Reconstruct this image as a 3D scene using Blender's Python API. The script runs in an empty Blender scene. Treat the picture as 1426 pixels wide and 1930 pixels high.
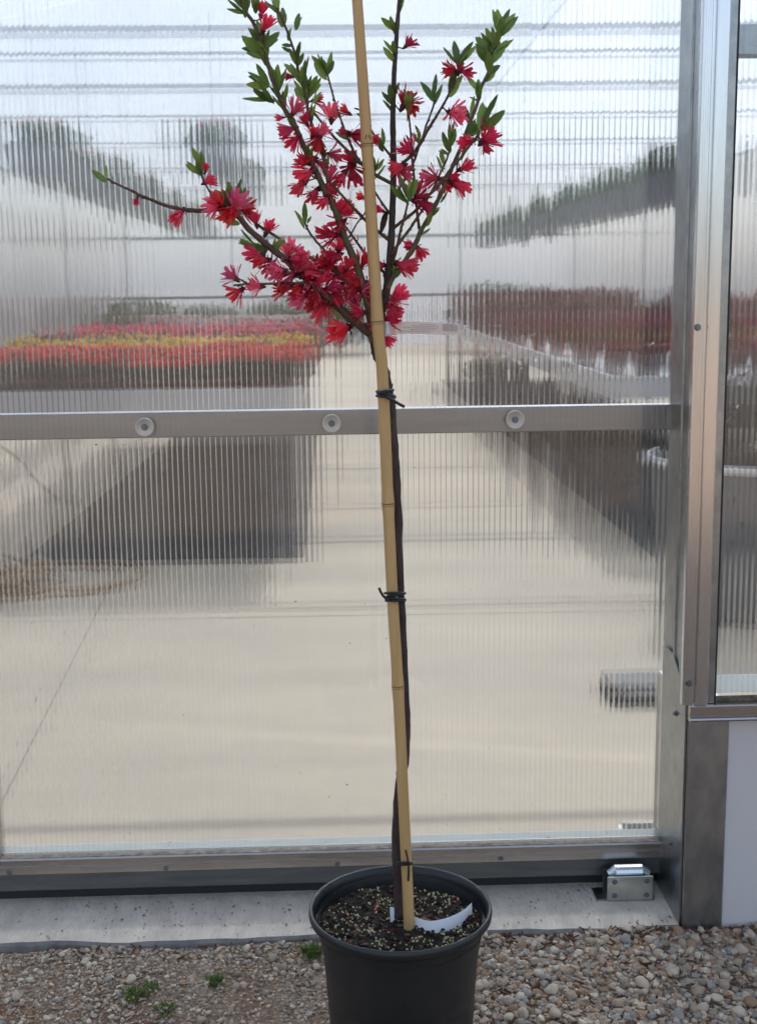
import bpy, math, random
import numpy as np
from mathutils import Vector, Matrix, Quaternion
random.seed(7); rng = np.random.default_rng(7)
S = bpy.context.scene
COL = S.collection

# ------------------------------------------------------------------ camera
PW, PH, PF = 1426.0, 1930.0, 2400.0          # photograph size and focal length in its pixels
CAM = np.array([0.0, -2.4, 1.2086])
pit, yaw, rol = (math.radians(v) for v in (10.10, 1.896, -0.7175))
cf = np.array([math.sin(yaw) * math.cos(pit), math.cos(yaw) * math.cos(pit), -math.sin(pit)])
r0 = np.array([math.cos(yaw), -math.sin(yaw), 0.0]); u0 = np.cross(r0, cf)
cr = r0 * math.cos(rol) + u0 * math.sin(rol)
cu = -r0 * math.sin(rol) + u0 * math.cos(rol)
cd = bpy.data.cameras.new('camera'); cam = bpy.data.objects.new('camera', cd); COL.objects.link(cam)
cam.matrix_world = Matrix(((cr[0], cu[0], -cf[0], CAM[0]), (cr[1], cu[1], -cf[1], CAM[1]),
                           (cr[2], cu[2], -cf[2], CAM[2]), (0, 0, 0, 1)))
cd.sensor_fit = 'VERTICAL'; cd.sensor_height = 22.3; cd.lens = PF / PH * 22.3
cd.clip_start = 0.05; cd.clip_end = 2000
cd.dof.use_dof = True; cd.dof.focus_distance = 1.95; cd.dof.aperture_fstop = 8.0
S.camera = cam

# ------------------------------------------------------------------ light
SUN_EL, SUN_AZ = 43.0, 12.0       # degrees; azimuth from +Y (behind the greenhouse) towards +X
w = bpy.data.worlds.new('World'); S.world = w; w.use_nodes = True
nt = w.node_tree; bg = nt.nodes['Background']
sky = nt.nodes.new('ShaderNodeTexSky'); sky.sky_type = 'NISHITA'; sky.sun_disc = False
sky.sun_elevation = math.radians(SUN_EL); sky.sun_rotation = math.radians(SUN_AZ)
sky.air_density = 1.0; sky.dust_density = 3.0
hz = nt.nodes.new('ShaderNodeHueSaturation'); hz.inputs['Saturation'].default_value = .74     # thin high haze
nt.links.new(sky.outputs[0], hz.inputs['Color']); nt.links.new(hz.outputs[0], bg.inputs[0]); bg.inputs[1].default_value = 0.15
sl = bpy.data.lights.new('sun', 'SUN'); sl.energy = 5.0; sl.angle = math.radians(0.5); sl.color = (1, .95, .87)
so = bpy.data.objects.new('sun', sl); COL.objects.link(so)
e, a_ = math.radians(SUN_EL), math.radians(SUN_AZ)
sd = Vector((math.sin(a_) * math.cos(e), math.cos(a_) * math.cos(e), math.sin(e)))
so.rotation_euler = sd.to_track_quat('Z', 'Y').to_euler()
S.view_settings.view_transform = 'Standard'; S.view_settings.look = 'None'
S.view_settings.exposure = 1.0; S.view_settings.gamma = 1.0; S.view_settings.use_curve_mapping = False
S.render.engine = 'CYCLES'
S.cycles.max_bounces = 8; S.cycles.diffuse_bounces = 3; S.cycles.glossy_bounces = 4
S.cycles.use_adaptive_sampling = True; S.cycles.adaptive_threshold = 0.03
S.cycles.transmission_bounces = 6; S.cycles.transparent_max_bounces = 32
S.cycles.use_denoising = True
S.cycles.sample_clamp_indirect = 6.0

# ------------------------------------------------------------------ pixel helpers
def ray(x, y): return cf + cr * (x - PW / 2) / PF - cu * (y - PH / 2) / PF
def atY(x, y, Y):
    d = ray(x, y); t = (Y - CAM[1]) / d[1]; return CAM + d * t
def atZ(x, y, Z):
    d = ray(x, y); t = (Z - CAM[2]) / d[2]; return CAM + d * t

# ------------------------------------------------------------------ materials
MATS = {}
def mat(name, col, rough=.6, metal=0., noise=0., nscale=8., col2=None, bump=0., bscale=60., trans=0., spec=.5, stretch=None, detail=4, vary=0.):
    if name in MATS: return MATS[name]
    m = bpy.data.materials.new(name); m.use_nodes = True; MATS[name] = m
    n = m.node_tree.nodes; L = m.node_tree.links; b = n['Principled BSDF']; out = n['Material Output']
    b.inputs['Base Color'].default_value = (*col, 1); b.inputs['Roughness'].default_value = rough
    b.inputs['Metallic'].default_value = metal; b.inputs['Specular IOR Level'].default_value = spec
    tc = n.new('ShaderNodeTexCoord'); src = tc.outputs['Object']
    if stretch:
        mp = n.new('ShaderNodeMapping'); mp.inputs['Scale'].default_value = stretch
        L.new(src, mp.inputs[0]); src = mp.outputs[0]
    if col2 is not None or noise:
        t = n.new('ShaderNodeTexNoise'); t.inputs['Scale'].default_value = nscale; t.inputs['Detail'].default_value = detail
        t.inputs['Roughness'].default_value = .62
        L.new(src, t.inputs['Vector'])
        rmp = n.new('ShaderNodeValToRGB'); L.new(t.outputs[0], rmp.inputs[0])
        c2 = col2 if col2 is not None else tuple(max(0, c * (1 - noise)) for c in col)
        rmp.color_ramp.elements[0].position = .32; rmp.color_ramp.elements[1].position = .68
        rmp.color_ramp.elements[0].color = (*c2, 1); rmp.color_ramp.elements[1].color = (*col, 1)
        L.new(rmp.outputs[0], b.inputs['Base Color'])
        csock = rmp.outputs[0]
    else: csock = None
    if bump:
        t2 = n.new('ShaderNodeTexNoise'); t2.inputs['Scale'].default_value = bscale; t2.inputs['Detail'].default_value = 5
        L.new(src, t2.inputs['Vector'])
        bp = n.new('ShaderNodeBump'); bp.inputs['Strength'].default_value = bump; bp.inputs['Distance'].default_value = .01
        L.new(t2.outputs[0], bp.inputs['Height']); L.new(bp.outputs[0], b.inputs['Normal'])
    if vary and csock:
        oi = n.new('ShaderNodeObjectInfo'); hs = n.new('ShaderNodeHueSaturation')
        mv = n.new('ShaderNodeMapRange'); mv.inputs[3].default_value = 1 - vary; mv.inputs[4].default_value = 1 + vary; L.new(oi.outputs['Random'], mv.inputs[0])
        w2 = n.new('ShaderNodeTexWhiteNoise'); w2.noise_dimensions = '1D'; L.new(oi.outputs['Random'], w2.inputs['W'])
        mh = n.new('ShaderNodeMapRange'); mh.inputs[3].default_value = .5 - vary * .045; mh.inputs[4].default_value = .5 + vary * .03; L.new(w2.outputs[0], mh.inputs[0])
        L.new(mh.outputs[0], hs.inputs['Hue']); L.new(mv.outputs[0], hs.inputs['Value']); L.new(csock, hs.inputs['Color']); csock = hs.outputs[0]; L.new(csock, b.inputs['Base Color'])
    if trans:
        tr = n.new('ShaderNodeBsdfTranslucent'); mx = n.new('ShaderNodeMixShader'); mx.inputs[0].default_value = trans
        if csock: L.new(csock, tr.inputs[0])
        else: tr.inputs[0].default_value = (*col, 1)
        L.new(b.outputs[0], mx.inputs[1]); L.new(tr.outputs[0], mx.inputs[2]); L.new(mx.outputs[0], out.inputs[0])
    return m

def sheet_mat(name, tint, haze, f0=.05, gloss_rough=.05, milk=(.85, .88, .92), dirt=0., lens=0.):
    """thin plastic sheet: straight-through light, some milky scatter, gloss that grows at grazing angles;
    lens > 0 adds the sideways wobble of extruded flutes to a share of the light"""
    m = bpy.data.materials.new(name); m.use_nodes = True; MATS[name] = m
    n = m.node_tree.nodes; L = m.node_tree.links; n.remove(n['Principled BSDF']); out = n['Material Output']
    def math_(op, a, b):
        q = n.new('ShaderNodeMath'); q.operation = op
        for k, v in enumerate((a, b)):
            if isinstance(v, (int, float)): q.inputs[k].default_value = v
            else: L.new(v, q.inputs[k])
        return q.outputs[0]
    t = n.new('ShaderNodeBsdfTransparent'); t.inputs[0].default_value = (*tint, 1); straight = t.outputs[0]
    tc = n.new('ShaderNodeTexCoord')
    if lens:
        geo = n.new('ShaderNodeNewGeometry'); sx = n.new('ShaderNodeSeparateXYZ'); L.new(tc.outputs['Object'], sx.inputs[0])
        wave = math_('SINE', math_('MULTIPLY', sx.outputs[0], 2 * math.pi / PITCH), 0)
        slow = n.new('ShaderNodeTexNoise'); slow.noise_dimensions = '1D'; slow.inputs['Scale'].default_value = 38; L.new(sx.outputs[0], slow.inputs['W'])
        wn = n.new('ShaderNodeTexWhiteNoise'); wn.noise_dimensions = '3D'
        vm = n.new('ShaderNodeVectorMath'); vm.operation = 'SCALE'; vm.inputs[3].default_value = 9731.7; L.new(tc.outputs['Object'], vm.inputs[0]); L.new(vm.outputs[0], wn.inputs[0])
        tilt = math_('ADD', math_('MULTIPLY', wave, .62), math_('ADD', math_('MULTIPLY', math_('SUBTRACT', wn.outputs[0], .5), 1.0), math_('MULTIPLY', math_('SUBTRACT', slow.outputs[0], .5), 2.6)))
        cx = n.new('ShaderNodeCombineXYZ'); L.new(tilt, cx.inputs[0])
        va = n.new('ShaderNodeVectorMath'); va.operation = 'ADD'; L.new(geo.outputs['Normal'], va.inputs[0]); L.new(cx.outputs[0], va.inputs[1])
        vn = n.new('ShaderNodeVectorMath'); vn.operation = 'NORMALIZE'; L.new(va.outputs[0], vn.inputs[0])
        rf = n.new('ShaderNodeBsdfRefraction'); rf.inputs['IOR'].default_value = 1.035; rf.inputs['Roughness'].default_value = 0.0
        rf.inputs['Color'].default_value = (*tint, 1); L.new(vn.outputs[0], rf.inputs['Normal'])
        ml = n.new('ShaderNodeMixShader'); ml.inputs[0].default_value = lens
        L.new(straight, ml.inputs[1]); L.new(rf.outputs[0], ml.inputs[2]); straight = ml.outputs[0]
    d = n.new('ShaderNodeBsdfTranslucent'); d.inputs[0].default_value = (*milk, 1)
    df = n.new('ShaderNodeBsdfDiffuse'); df.inputs[0].default_value = (*milk, 1)
    md = n.new('ShaderNodeMixShader'); md.inputs[0].default_value = .25
    L.new(d.outputs[0], md.inputs[1]); L.new(df.outputs[0], md.inputs[2])
    m1 = n.new('ShaderNodeMixShader'); m1.inputs[0].default_value = haze
    if dirt:
        mp = n.new('ShaderNodeMapping'); mp.inputs['Scale'].default_value = (9, 9, 1.3)
        nz = n.new('ShaderNodeTexNoise'); nz.inputs['Scale'].default_value = 1.6; nz.inputs['Detail'].default_value = 6
        mr = n.new('ShaderNodeMapRange'); mr.inputs[1].default_value = .35; mr.inputs[2].default_value = .8
        mr.inputs[3].default_value = haze; mr.inputs[4].default_value = haze + dirt
        L.new(tc.outputs['Object'], mp.inputs[0]); L.new(mp.outputs[0], nz.inputs['Vector']); L.new(nz.outputs[0], mr.inputs[0])
        L.new(mr.outputs[0], m1.inputs[0])
    L.new(straight, m1.inputs[1]); L.new(md.outputs[0], m1.inputs[2])
    g = n.new('ShaderNodeBsdfGlossy'); g.inputs['Roughness'].default_value = gloss_rough; g.inputs['Color'].default_value = (.97, .97, .97, 1)
    lw = n.new('ShaderNodeLayerWeight'); lw.inputs[0].default_value = .5
    fres = math_('ADD', math_('MULTIPLY', math_('POWER', lw.outputs['Facing'], 5.0), 1 - f0), f0)
    m2 = n.new('ShaderNodeMixShader'); L.new(fres, m2.inputs[0])
    L.new(m1.outputs[0], m2.inputs[1]); L.new(g.outputs[0], m2.inputs[2]); L.new(m2.outputs[0], out.inputs[0])
    return m

PITCH, TH = .0104, .016
M_SKIN = sheet_mat('polycarbonate_skin', (.97, .975, .98), .012, f0=.045, dirt=.02)
M_SKINB = sheet_mat('polycarbonate_inner_skin', (.97, .975, .98), .02, f0=.045, dirt=.025, lens=.64)
M_RIB = sheet_mat('polycarbonate_web', (.95, .95, .96), .03, f0=.16, gloss_rough=.06)
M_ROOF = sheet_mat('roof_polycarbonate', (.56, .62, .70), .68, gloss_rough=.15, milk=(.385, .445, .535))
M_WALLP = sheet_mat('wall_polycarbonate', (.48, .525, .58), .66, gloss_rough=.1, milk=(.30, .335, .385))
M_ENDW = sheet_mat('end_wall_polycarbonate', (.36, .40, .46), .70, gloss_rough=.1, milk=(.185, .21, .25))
M_FLOOR = mat('floor_concrete', (.61, .485, .335), .75, noise=0, col2=(.44, .365, .265), nscale=.9, stretch=(.6, 1.6, 1), bump=.08, bscale=40)
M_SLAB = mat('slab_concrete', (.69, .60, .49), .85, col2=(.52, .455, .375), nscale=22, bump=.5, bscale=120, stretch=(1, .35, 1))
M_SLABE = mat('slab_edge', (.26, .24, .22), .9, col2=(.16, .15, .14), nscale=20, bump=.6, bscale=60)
M_GALV = mat('galvanised_steel', (.42, .44, .44), .32, 1., col2=(.28, .30, .31), nscale=26, bump=.03, bscale=40)
M_GALVB = mat('brushed_galvanised', (.46, .45, .44), .36, 1., col2=(.27, .285, .31), nscale=16, stretch=(1.6, 1.6, .8), bump=.03, bscale=30)
M_RAIL = mat('rail_galvanised', (.36, .36, .36), .36, 1., col2=(.30, .30, .30), nscale=6, stretch=(.5, 5, 5))
M_ALU = mat('aluminium', (.74, .75, .76), .20, 1., col2=(.66, .67, .69), nscale=7, stretch=(12, 12, .6))
M_ALUD = mat('dull_aluminium', (.55, .52, .49), .27, 1., col2=(.50, .465, .435), nscale=4, stretch=(.5, 3, 3))
M_STEELBAR = mat('grey_steel_bar', (.20, .21, .21), .45, .9, col2=(.14, .15, .15), nscale=12, stretch=(.6, 8, 8))
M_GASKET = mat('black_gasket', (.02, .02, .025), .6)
M_BOLT = mat('bolt_steel', (.20, .22, .26), .35, .9)
M_WASHER = mat('washer_metal', (.62, .57, .50), .5, .55, noise=.12, nscale=60)
M_WHITE = mat('white_panel', (.66, .62, .62), .45, noise=.06, nscale=3)
M_POT = mat('black_pot_plastic', (.012, .014, .017), .40, col2=(.022, .022, .022), nscale=7, detail=9, bump=.06, bscale=150)
M_SOIL = mat('potting_soil', (.052, .030, .018), .95, col2=(.014, .009, .006), nscale=90, bump=1., bscale=220)
M_BEAD = mat('fertiliser_bead', (.60, .58, .32), .5, col2=(.42, .46, .22), nscale=40)
M_CHIP = mat('bark_chip', (.17, .075, .04), .8, col2=(.07, .035, .02), nscale=70, bump=.5, bscale=200)
M_BARK = mat('bark', (.085, .055, .045), .75, col2=(.035, .022, .02), nscale=60, bump=.7, bscale=160, stretch=(1, 1, .35))
M_TWIG = mat('twig_bark', (.13, .075, .045), .6, col2=(.055, .028, .02), nscale=35, bump=.3, bscale=200)
M_GTWIG = mat('green_twig_bark', (.13, .11, .045), .55, col2=(.06, .035, .02), nscale=25, bump=.3, bscale=200)
M_BAMBOO = mat('bamboo', (.60, .39, .17), .5, col2=(.50, .31, .12), nscale=14, stretch=(6, 6, .35), bump=.05, bscale=60)
M_NODE = mat('bamboo_node', (.30, .18, .09), .6, noise=.4, nscale=80)
M_INK = mat('ink', (.02, .02, .02), .7)
M_LEAF = [mat('leaf_green_%s' % k, c, .42, col2=c2, nscale=40, trans=.38, vary=.28) for k, c, c2 in
          (('mid', (.17, .26, .05), (.12, .20, .036)), ('deep', (.115, .195, .042), (.08, .14, .03)), ('light', (.23, .32, .07), (.17, .25, .05)))]
M_PETAL = [mat('petal_%s' % k, c, .55, col2=c2, nscale=90, trans=.42, vary=.26) for k, c, c2 in
           (('crimson', (.84, .075, .14), (.72, .04, .095)), ('red', (.80, .05, .095), (.66, .028, .065)), ('pink', (.88, .17, .27), (.80, .10, .18)))]
M_CALYX = mat('calyx', (.10, .012, .02), .6)
M_TIE = mat('tie_rubber', (.012, .012, .014), .5)
M_TAG = mat('tag_paper', (.86, .75, .68), .6, trans=.25)
M_TAGW = mat('white_tag_paper', (.80, .80, .82), .5, trans=.15)
M_PRINT = mat('tag_print', (.50, .43, .39), .7)
M_HOSE = mat('tan_hose', (.42, .25, .11), .5, noise=.3, nscale=20)
M_BENCH = mat('bench_metal', (.55, .55, .54), .4, .3, noise=.1, nscale=6)
M_BENCHSHADE = mat('bench_shade_sheet', (.010, .009, .009), .9, noise=.4, nscale=30)  # near-black colour standing in for the shade under the benches
M_DARKPOT = mat('dark_grower_pot', (.03, .027, .027), .5)
M_REDPOT = mat('brown_red_pot', (.10, .035, .028), .5)
M_TUB = mat('grey_tub_plastic', (.17, .165, .16), .5, noise=.12, nscale=6)
M_TUBRIM = mat('pale_tub_rim', (.72, .70, .66), .5)
M_TROUGH = mat('grey_trough', (.12, .12, .13), .55, noise=.15, nscale=5)
M_FOL = mat('greenhouse_foliage', (.09, .15, .045), .6, col2=(.05, .09, .03), nscale=9, trans=.3)
M_FOLD = mat('dark_foliage', (.026, .034, .017), .6, col2=(.014, .017, .010), nscale=12, trans=.25)
M_BURG = mat('burgundy_foliage', (.20, .045, .04), .6, col2=(.09, .025, .02), nscale=10, trans=.3)
M_BR = mat('bloom_red', (.88, .025, .004), .6, trans=.3); M_BY = mat('bloom_yellow', (.95, .62, .015), .6, trans=.3)
M_BP = mat('bloom_pink', (.86, .07, .13), .6, trans=.3); M_BW = mat('bloom_pale', (.80, .55, .50), .6, trans=.3)
M_WEED = mat('weed_green', (.10, .17, .03), .6, trans=.35)

# ------------------------------------------------------------------ mesh helpers
def mesh(name, V, F, mats, smooth=False, midx=None):
    me = bpy.data.meshes.new(name)
    V = np.asarray(V, dtype=np.float64).reshape(-1, 3)
    me.from_pydata(V.tolist(), [], [list(map(int, f)) for f in F])
    for m in (mats if isinstance(mats, (list, tuple)) else [mats]): me.materials.append(m)
    if midx is not None: me.polygons.foreach_set('material_index', np.asarray(midx, dtype=np.int32))
    if smooth: me.polygons.foreach_set('use_smooth', np.ones(len(me.polygons), dtype=bool))
    me.update(); return me
def obj(name, me, parent=None, loc=None, rot=None, scale=None):
    o = bpy.data.objects.new(name, me); COL.objects.link(o)
    if parent is not None: o.parent = parent
    if loc is not None: o.location = loc
    if rot is not None: o.rotation_euler = rot
    if scale is not None: o.scale = scale
    return o
def tag(o, label, cat, group=None):
    o['label'] = label; o['category'] = cat
    if group: o['group'] = group
    return o
def thing(name, label, cat, loc=(0, 0, 0), group=None, rotz=0):
    o = bpy.data.objects.new(name, None); COL.objects.link(o); o.location = loc; o.rotation_euler = (0, 0, rotz)
    return tag(o, label, cat, group)
def struct(o): o['kind'] = 'structure'; return o
def stuff(o): o['kind'] = 'stuff'; return o
def copy_tree(root, loc, label=None, group=None, rotz=0, scale=1):
    r = root.copy(); COL.objects.link(r); r.location = loc; r.rotation_euler = (0, 0, rotz); r.scale = (scale,) * 3
    if label: r['label'] = label
    if group: r['group'] = group
    for ch in root.children:
        c = ch.copy(); COL.objects.link(c); c.parent = r
        for g in ch.children:
            d = g.copy(); COL.objects.link(d); d.parent = c
    return r
def boxVF(x0, x1, y0, y1, z0, z1, bev=0.):
    """box with chamfered vertical/horizontal edges when bev > 0 (24 verts)"""
    if bev <= 0:
        V = [(x, y, z) for x in (x0, x1) for y in (y0, y1) for z in (z0, z1)]
        F = [(0, 1, 3, 2), (4, 6, 7, 5), (0, 4, 5, 1), (2, 3, 7, 6), (0, 2, 6, 4), (1, 5, 7, 3)]
        return V, F
    import bmesh
    bm = bmesh.new(); bmesh.ops.create_cube(bm, size=1)
    for v in bm.verts:
        v.co = Vector(((x0 + x1) / 2 + v.co.x * (x1 - x0), (y0 + y1) / 2 + v.co.y * (y1 - y0), (z0 + z1) / 2 + v.co.z * (z1 - z0)))
    bmesh.ops.bevel(bm, geom=bm.edges[:], offset=bev, segments=1, affect='EDGES', profile=.5)
    bm.verts.index_update()
    V = [tuple(v.co) for v in bm.verts]; F = [[v.index for v in f.verts] for f in bm.faces]
    bm.free(); return V, F
def box(name, x0, x1, y0, y1, z0, z1, m, parent=None, bev=0.):
    V, F = boxVF(x0, x1, y0, y1, z0, z1, bev); return obj(name, mesh(name, V, F, m), parent)
def join(parts):
    V = []; F = []; n = 0
    for v, f in parts:
        V += list(map(tuple, v)); F += [[i + n for i in q] for q in f]; n += len(v)
    return V, F
def lathe(prof, seg=32, center=(0, 0, 0), closed=False):
    V = []; F = []; n = len(prof)
    for i in range(seg):
        t = 2 * math.pi * i / seg
        for r, z in prof: V.append((center[0] + r * math.cos(t), center[1] + r * math.sin(t), center[2] + z))
    for i in range(seg):
        j = (i + 1) % seg
        for k in range(n - 1): F.append((i * n + k, j * n + k, j * n + k + 1, i * n + k + 1))
    return V, F
def smooth_path(P, sub=4):
    P = [np.asarray(p, float) for p in P]
    if len(P) < 3: sub = max(sub, 2)
    out = []
    for i in range(len(P) - 1):
        p0 = P[max(i - 1, 0)]; p1 = P[i]; p2 = P[i + 1]; p3 = P[min(i + 2, len(P) - 1)]
        for k in range(sub):
            t = k / sub
            out.append(.5 * ((2 * p1) + (-p0 + p2) * t + (2 * p0 - 5 * p1 + 4 * p2 - p3) * t * t + (-p0 + 3 * p1 - 3 * p2 + p3) * t ** 3))
    out.append(P[-1]); return np.array(out)
def tube(P, R, sides=8, jitter=0., cap=True, flat=1.):
    P = np.asarray(P, float); n = len(P); R = np.broadcast_to(np.asarray(R, float), (n,))
    T = np.gradient(P, axis=0); T /= np.linalg.norm(T, axis=1)[:, None] + 1e-12
    ref = np.array([0, 1., 0]) if abs(T[0][1]) < .9 else np.array([1., 0, 0])
    V = []; F = []; N = np.cross(T[0], ref); N /= np.linalg.norm(N)
    for i in range(n):
        N = N - T[i] * (N @ T[i]); N /= np.linalg.norm(N) + 1e-12; B = np.cross(T[i], N)
        for k in range(sides):
            a = 2 * math.pi * k / sides
            r = R[i] * (1 + (random.uniform(-jitter, jitter) if jitter else 0))
            V.append(P[i] + N * math.cos(a) * r + B * math.sin(a) * r * flat)
    for i in range(n - 1):
        for k in range(sides):
            q = (k + 1) % sides
            F.append((i * sides + k, i * sides + q, (i + 1) * sides + q, (i + 1) * sides + k))
    if cap:
        F.append(tuple(range(sides))[::-1]); F.append(tuple((n - 1) * sides + k for k in range(sides)))
    return V, F
def ico(sub):
    import bmesh
    bm = bmesh.new(); bmesh.ops.create_icosphere(bm, subdivisions=sub, radius=1)
    V = np.array([v.co[:] for v in bm.verts]); F = np.array([[v.index for v in f.verts] for f in bm.faces]); bm.free(); return V, F
ICO1, ICO2 = ico(1), ico(2)
def hexbolt(name, loc, r, parent, h=.004, axis='y'):
    V, F = tube([(0, 0, 0), (0, -h * .5, 0), (0, -h, 0)] if axis == 'y' else [(0, 0, 0), (-h * .5, 0, 0), (-h, 0, 0)], [r, r, r * .8], 6)
    f2 = tube([(0, 0, 0), (0, -h * .25, 0)] if axis == 'y' else [(0, 0, 0), (-h * .25, 0, 0)], r * 1.5, 14)
    V, F = join([(V, F), f2]); return obj(name, mesh(name, V, F, M_BOLT), parent, loc)

# ------------------------------------------------------------------ ground, slab, floor
def gravel_material():
    m = bpy.data.materials.new('gravel_ground'); m.use_nodes = True
    n = m.node_tree.nodes; L = m.node_tree.links; b = n['Principled BSDF']; b.inputs['Roughness'].default_value = .9
    tc = n.new('ShaderNodeTexCoord'); v = n.new('ShaderNodeTexVoronoi'); v.inputs['Scale'].default_value = 110
    L.new(tc.outputs['Object'], v.inputs['Vector'])
    r1 = n.new('ShaderNodeValToRGB'); L.new(v.outputs['Color'], r1.inputs[0])
    r1.color_ramp.elements[0].color = (.10, .065, .04, 1); r1.color_ramp.elements[1].color = (.34, .26, .185, 1)
    nz = n.new('ShaderNodeTexNoise'); nz.inputs['Scale'].default_value = 7; L.new(tc.outputs['Object'], nz.inputs['Vector'])
    mx = n.new('ShaderNodeMixRGB'); mx.inputs[2].default_value = (.17, .10, .06, 1)
    mr = n.new('ShaderNodeMapRange'); mr.inputs[1].default_value = .45; mr.inputs[2].default_value = .62
    L.new(nz.outputs[0], mr.inputs[0]); L.new(mr.outputs[0], mx.inputs[0]); L.new(r1.outputs[0], mx.inputs[1]); L.new(mx.outputs[0], b.inputs['Base Color'])
    bp = n.new('ShaderNodeBump'); bp.inputs['Strength'].default_value = .8; bp.inputs['Distance'].default_value = .006; bp.invert = True
    L.new(v.outputs['Distance'], bp.inputs['Height']); L.new(bp.outputs[0], b.inputs['Normal'])
    return m
M_GRAV = gravel_material()
GZ = -0.022
def gz(x, y):       # gentle unevenness of the gravel bed near the door
    return GZ + .006 * math.sin(x * 7.3 + 1) * math.cos(y * 9.1) + .004 * math.sin(x * 19 + y * 13) + .008 * math.exp(-((x - .75) / .35) ** 2 - ((y + .25) / .15) ** 2) + .010 * math.exp(-((y + .17) / .05) ** 2)
xs = np.unique(np.concatenate([[-300, -60, -12, -4], np.linspace(-1.6, 1.8, 60), [4, 12, 60, 300]]))
ys = np.unique(np.concatenate([[-300, -60, -12, -4], np.linspace(-1.6, -.1, 40), [.05, 60, 300]]))
V = [(x, y, gz(x, y) if (-1.7 < x < 1.9 and -1.7 < y < 0) else GZ) for y in ys for x in xs]
nx = len(xs); F = [(j * nx + i, j * nx + i + 1, (j + 1) * nx + i + 1, (j + 1) * nx + i) for j in range(len(ys) - 1) for i in range(nx - 1)]
ground = struct(obj('gravel_ground', mesh('gravel_ground', V, F, M_GRAV, True)))

# threshold slab with a chipped, uneven front edge
V = []; F = []; N = 90; X0, X1 = -2.6, .638
for i in range(N + 1):
    x = X0 + (X1 - X0) * i / N
    fy = -.170 + .005 * math.sin(x * 9 + .7) + random.uniform(-.0025, .0025) - (.008 if -.5 < x < -.33 else 0) * math.sin((x + .5) / .17 * math.pi) ** 2
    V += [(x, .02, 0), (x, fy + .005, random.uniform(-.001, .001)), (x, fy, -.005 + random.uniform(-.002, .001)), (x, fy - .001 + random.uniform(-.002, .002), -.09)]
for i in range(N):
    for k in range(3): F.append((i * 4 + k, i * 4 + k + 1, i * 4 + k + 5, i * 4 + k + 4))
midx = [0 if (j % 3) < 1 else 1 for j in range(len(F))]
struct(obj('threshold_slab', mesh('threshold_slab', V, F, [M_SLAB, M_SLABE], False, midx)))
parts = []
for k in range(260):
    x_, y_ = rng.uniform(-.75, .63), rng.uniform(-.162, -.01); r_ = rng.uniform(.0006, .0022) * (1 if k % 5 else 1.5); a = rng.uniform(0, 3)
    parts.append(([(x_ + math.cos(a + t) * r_, y_ + math.sin(a + t) * r_ * rng.uniform(1, 2.2), .0022) for t in (0, 1.1, 2.2, 3.3, 4.3, 5.3)], [(0, 1, 2, 3, 4, 5)]))
V, F = join(parts); stuff(obj('slab_grit', mesh('slab_grit', V, F, M_SLABE), bpy.data.objects['threshold_slab']))
GX0, GX1, GY1 = -4.2, 5.0, 25.0
fl = struct(box('greenhouse_floor', GX0, GX1, .0205, GY1, -.10, 0, M_FLOOR))
# saw-cut joints in the floor
for x0, y0, x1, y1 in ((160, 1200, 0, 1520), (640, 1150, 1250, 1140)):
    p, q = atZ(x0, y0, .0015), atZ(x1, y1, .0015); d = (q - p) / np.linalg.norm(q - p); s = np.array([-d[1], d[0], 0]) * .0025
    p2, q2 = p - d * 3, q + d * .3
    obj('floor_joint', mesh('floor_joint', [p2 - s, p2 + s, q2 + s, q2 - s], [(0, 1, 2, 3)], M_INK), fl)

# ------------------------------------------------------------------ greenhouse shell
EZ, RZ, RX = 2.75, 4.3, 2.6
gh = thing('greenhouse_shell', 'white twin-wall greenhouse shell with steel cross bars seen through the sliding door', 'greenhouse')
def quad(name, pts, m, parent): return obj(name, mesh(name, pts, [tuple(range(len(pts)))], m), parent)
npan = 10
for k in range(npan):
    y0, y1 = .012 + (GY1 - .012) * k / npan, .012 + (GY1 - .012) * (k + 1) / npan - .004
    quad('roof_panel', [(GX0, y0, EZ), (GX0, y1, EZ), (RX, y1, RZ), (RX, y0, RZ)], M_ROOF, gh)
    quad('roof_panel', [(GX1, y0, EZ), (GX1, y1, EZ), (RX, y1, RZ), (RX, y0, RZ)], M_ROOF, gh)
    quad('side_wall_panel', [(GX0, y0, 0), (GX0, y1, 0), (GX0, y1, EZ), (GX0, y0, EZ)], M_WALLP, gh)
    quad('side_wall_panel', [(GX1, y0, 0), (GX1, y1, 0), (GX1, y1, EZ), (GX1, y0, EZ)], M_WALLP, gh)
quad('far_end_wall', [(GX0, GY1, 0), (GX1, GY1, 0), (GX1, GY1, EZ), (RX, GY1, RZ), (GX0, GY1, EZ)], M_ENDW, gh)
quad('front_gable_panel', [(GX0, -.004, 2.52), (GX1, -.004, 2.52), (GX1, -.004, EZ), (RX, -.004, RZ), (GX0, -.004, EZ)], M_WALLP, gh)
quad('front_wall_panel', [(GX0, -.004, 0), (-2.62, -.004, 0), (-2.62, -.004, 2.52), (GX0, -.004, 2.52)], M_WALLP, gh)
for Y in (1.6, 3.4, 5.45, 6.75, 7.7, 9.3, 11.3, 13.8, 17.2, 21.0):
    t = .022 if Y not in (6.75, 9.3) else .034
    z = 2.9
    V, F = join([boxVF(GX0 + .3, GX1 - .3, Y - t / 2, Y + t / 2, z - t / 2, z + t / 2)])
    obj('roof_truss', mesh('roof_truss', V, F, M_GALV), gh)
for X in (GX0, GX1):
    for Y in np.arange(.3, GY1, 6.0):
        box('side_post', X - .03, X + .03, Y - .03, Y + .03, 0, EZ, M_GALV, gh)
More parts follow.
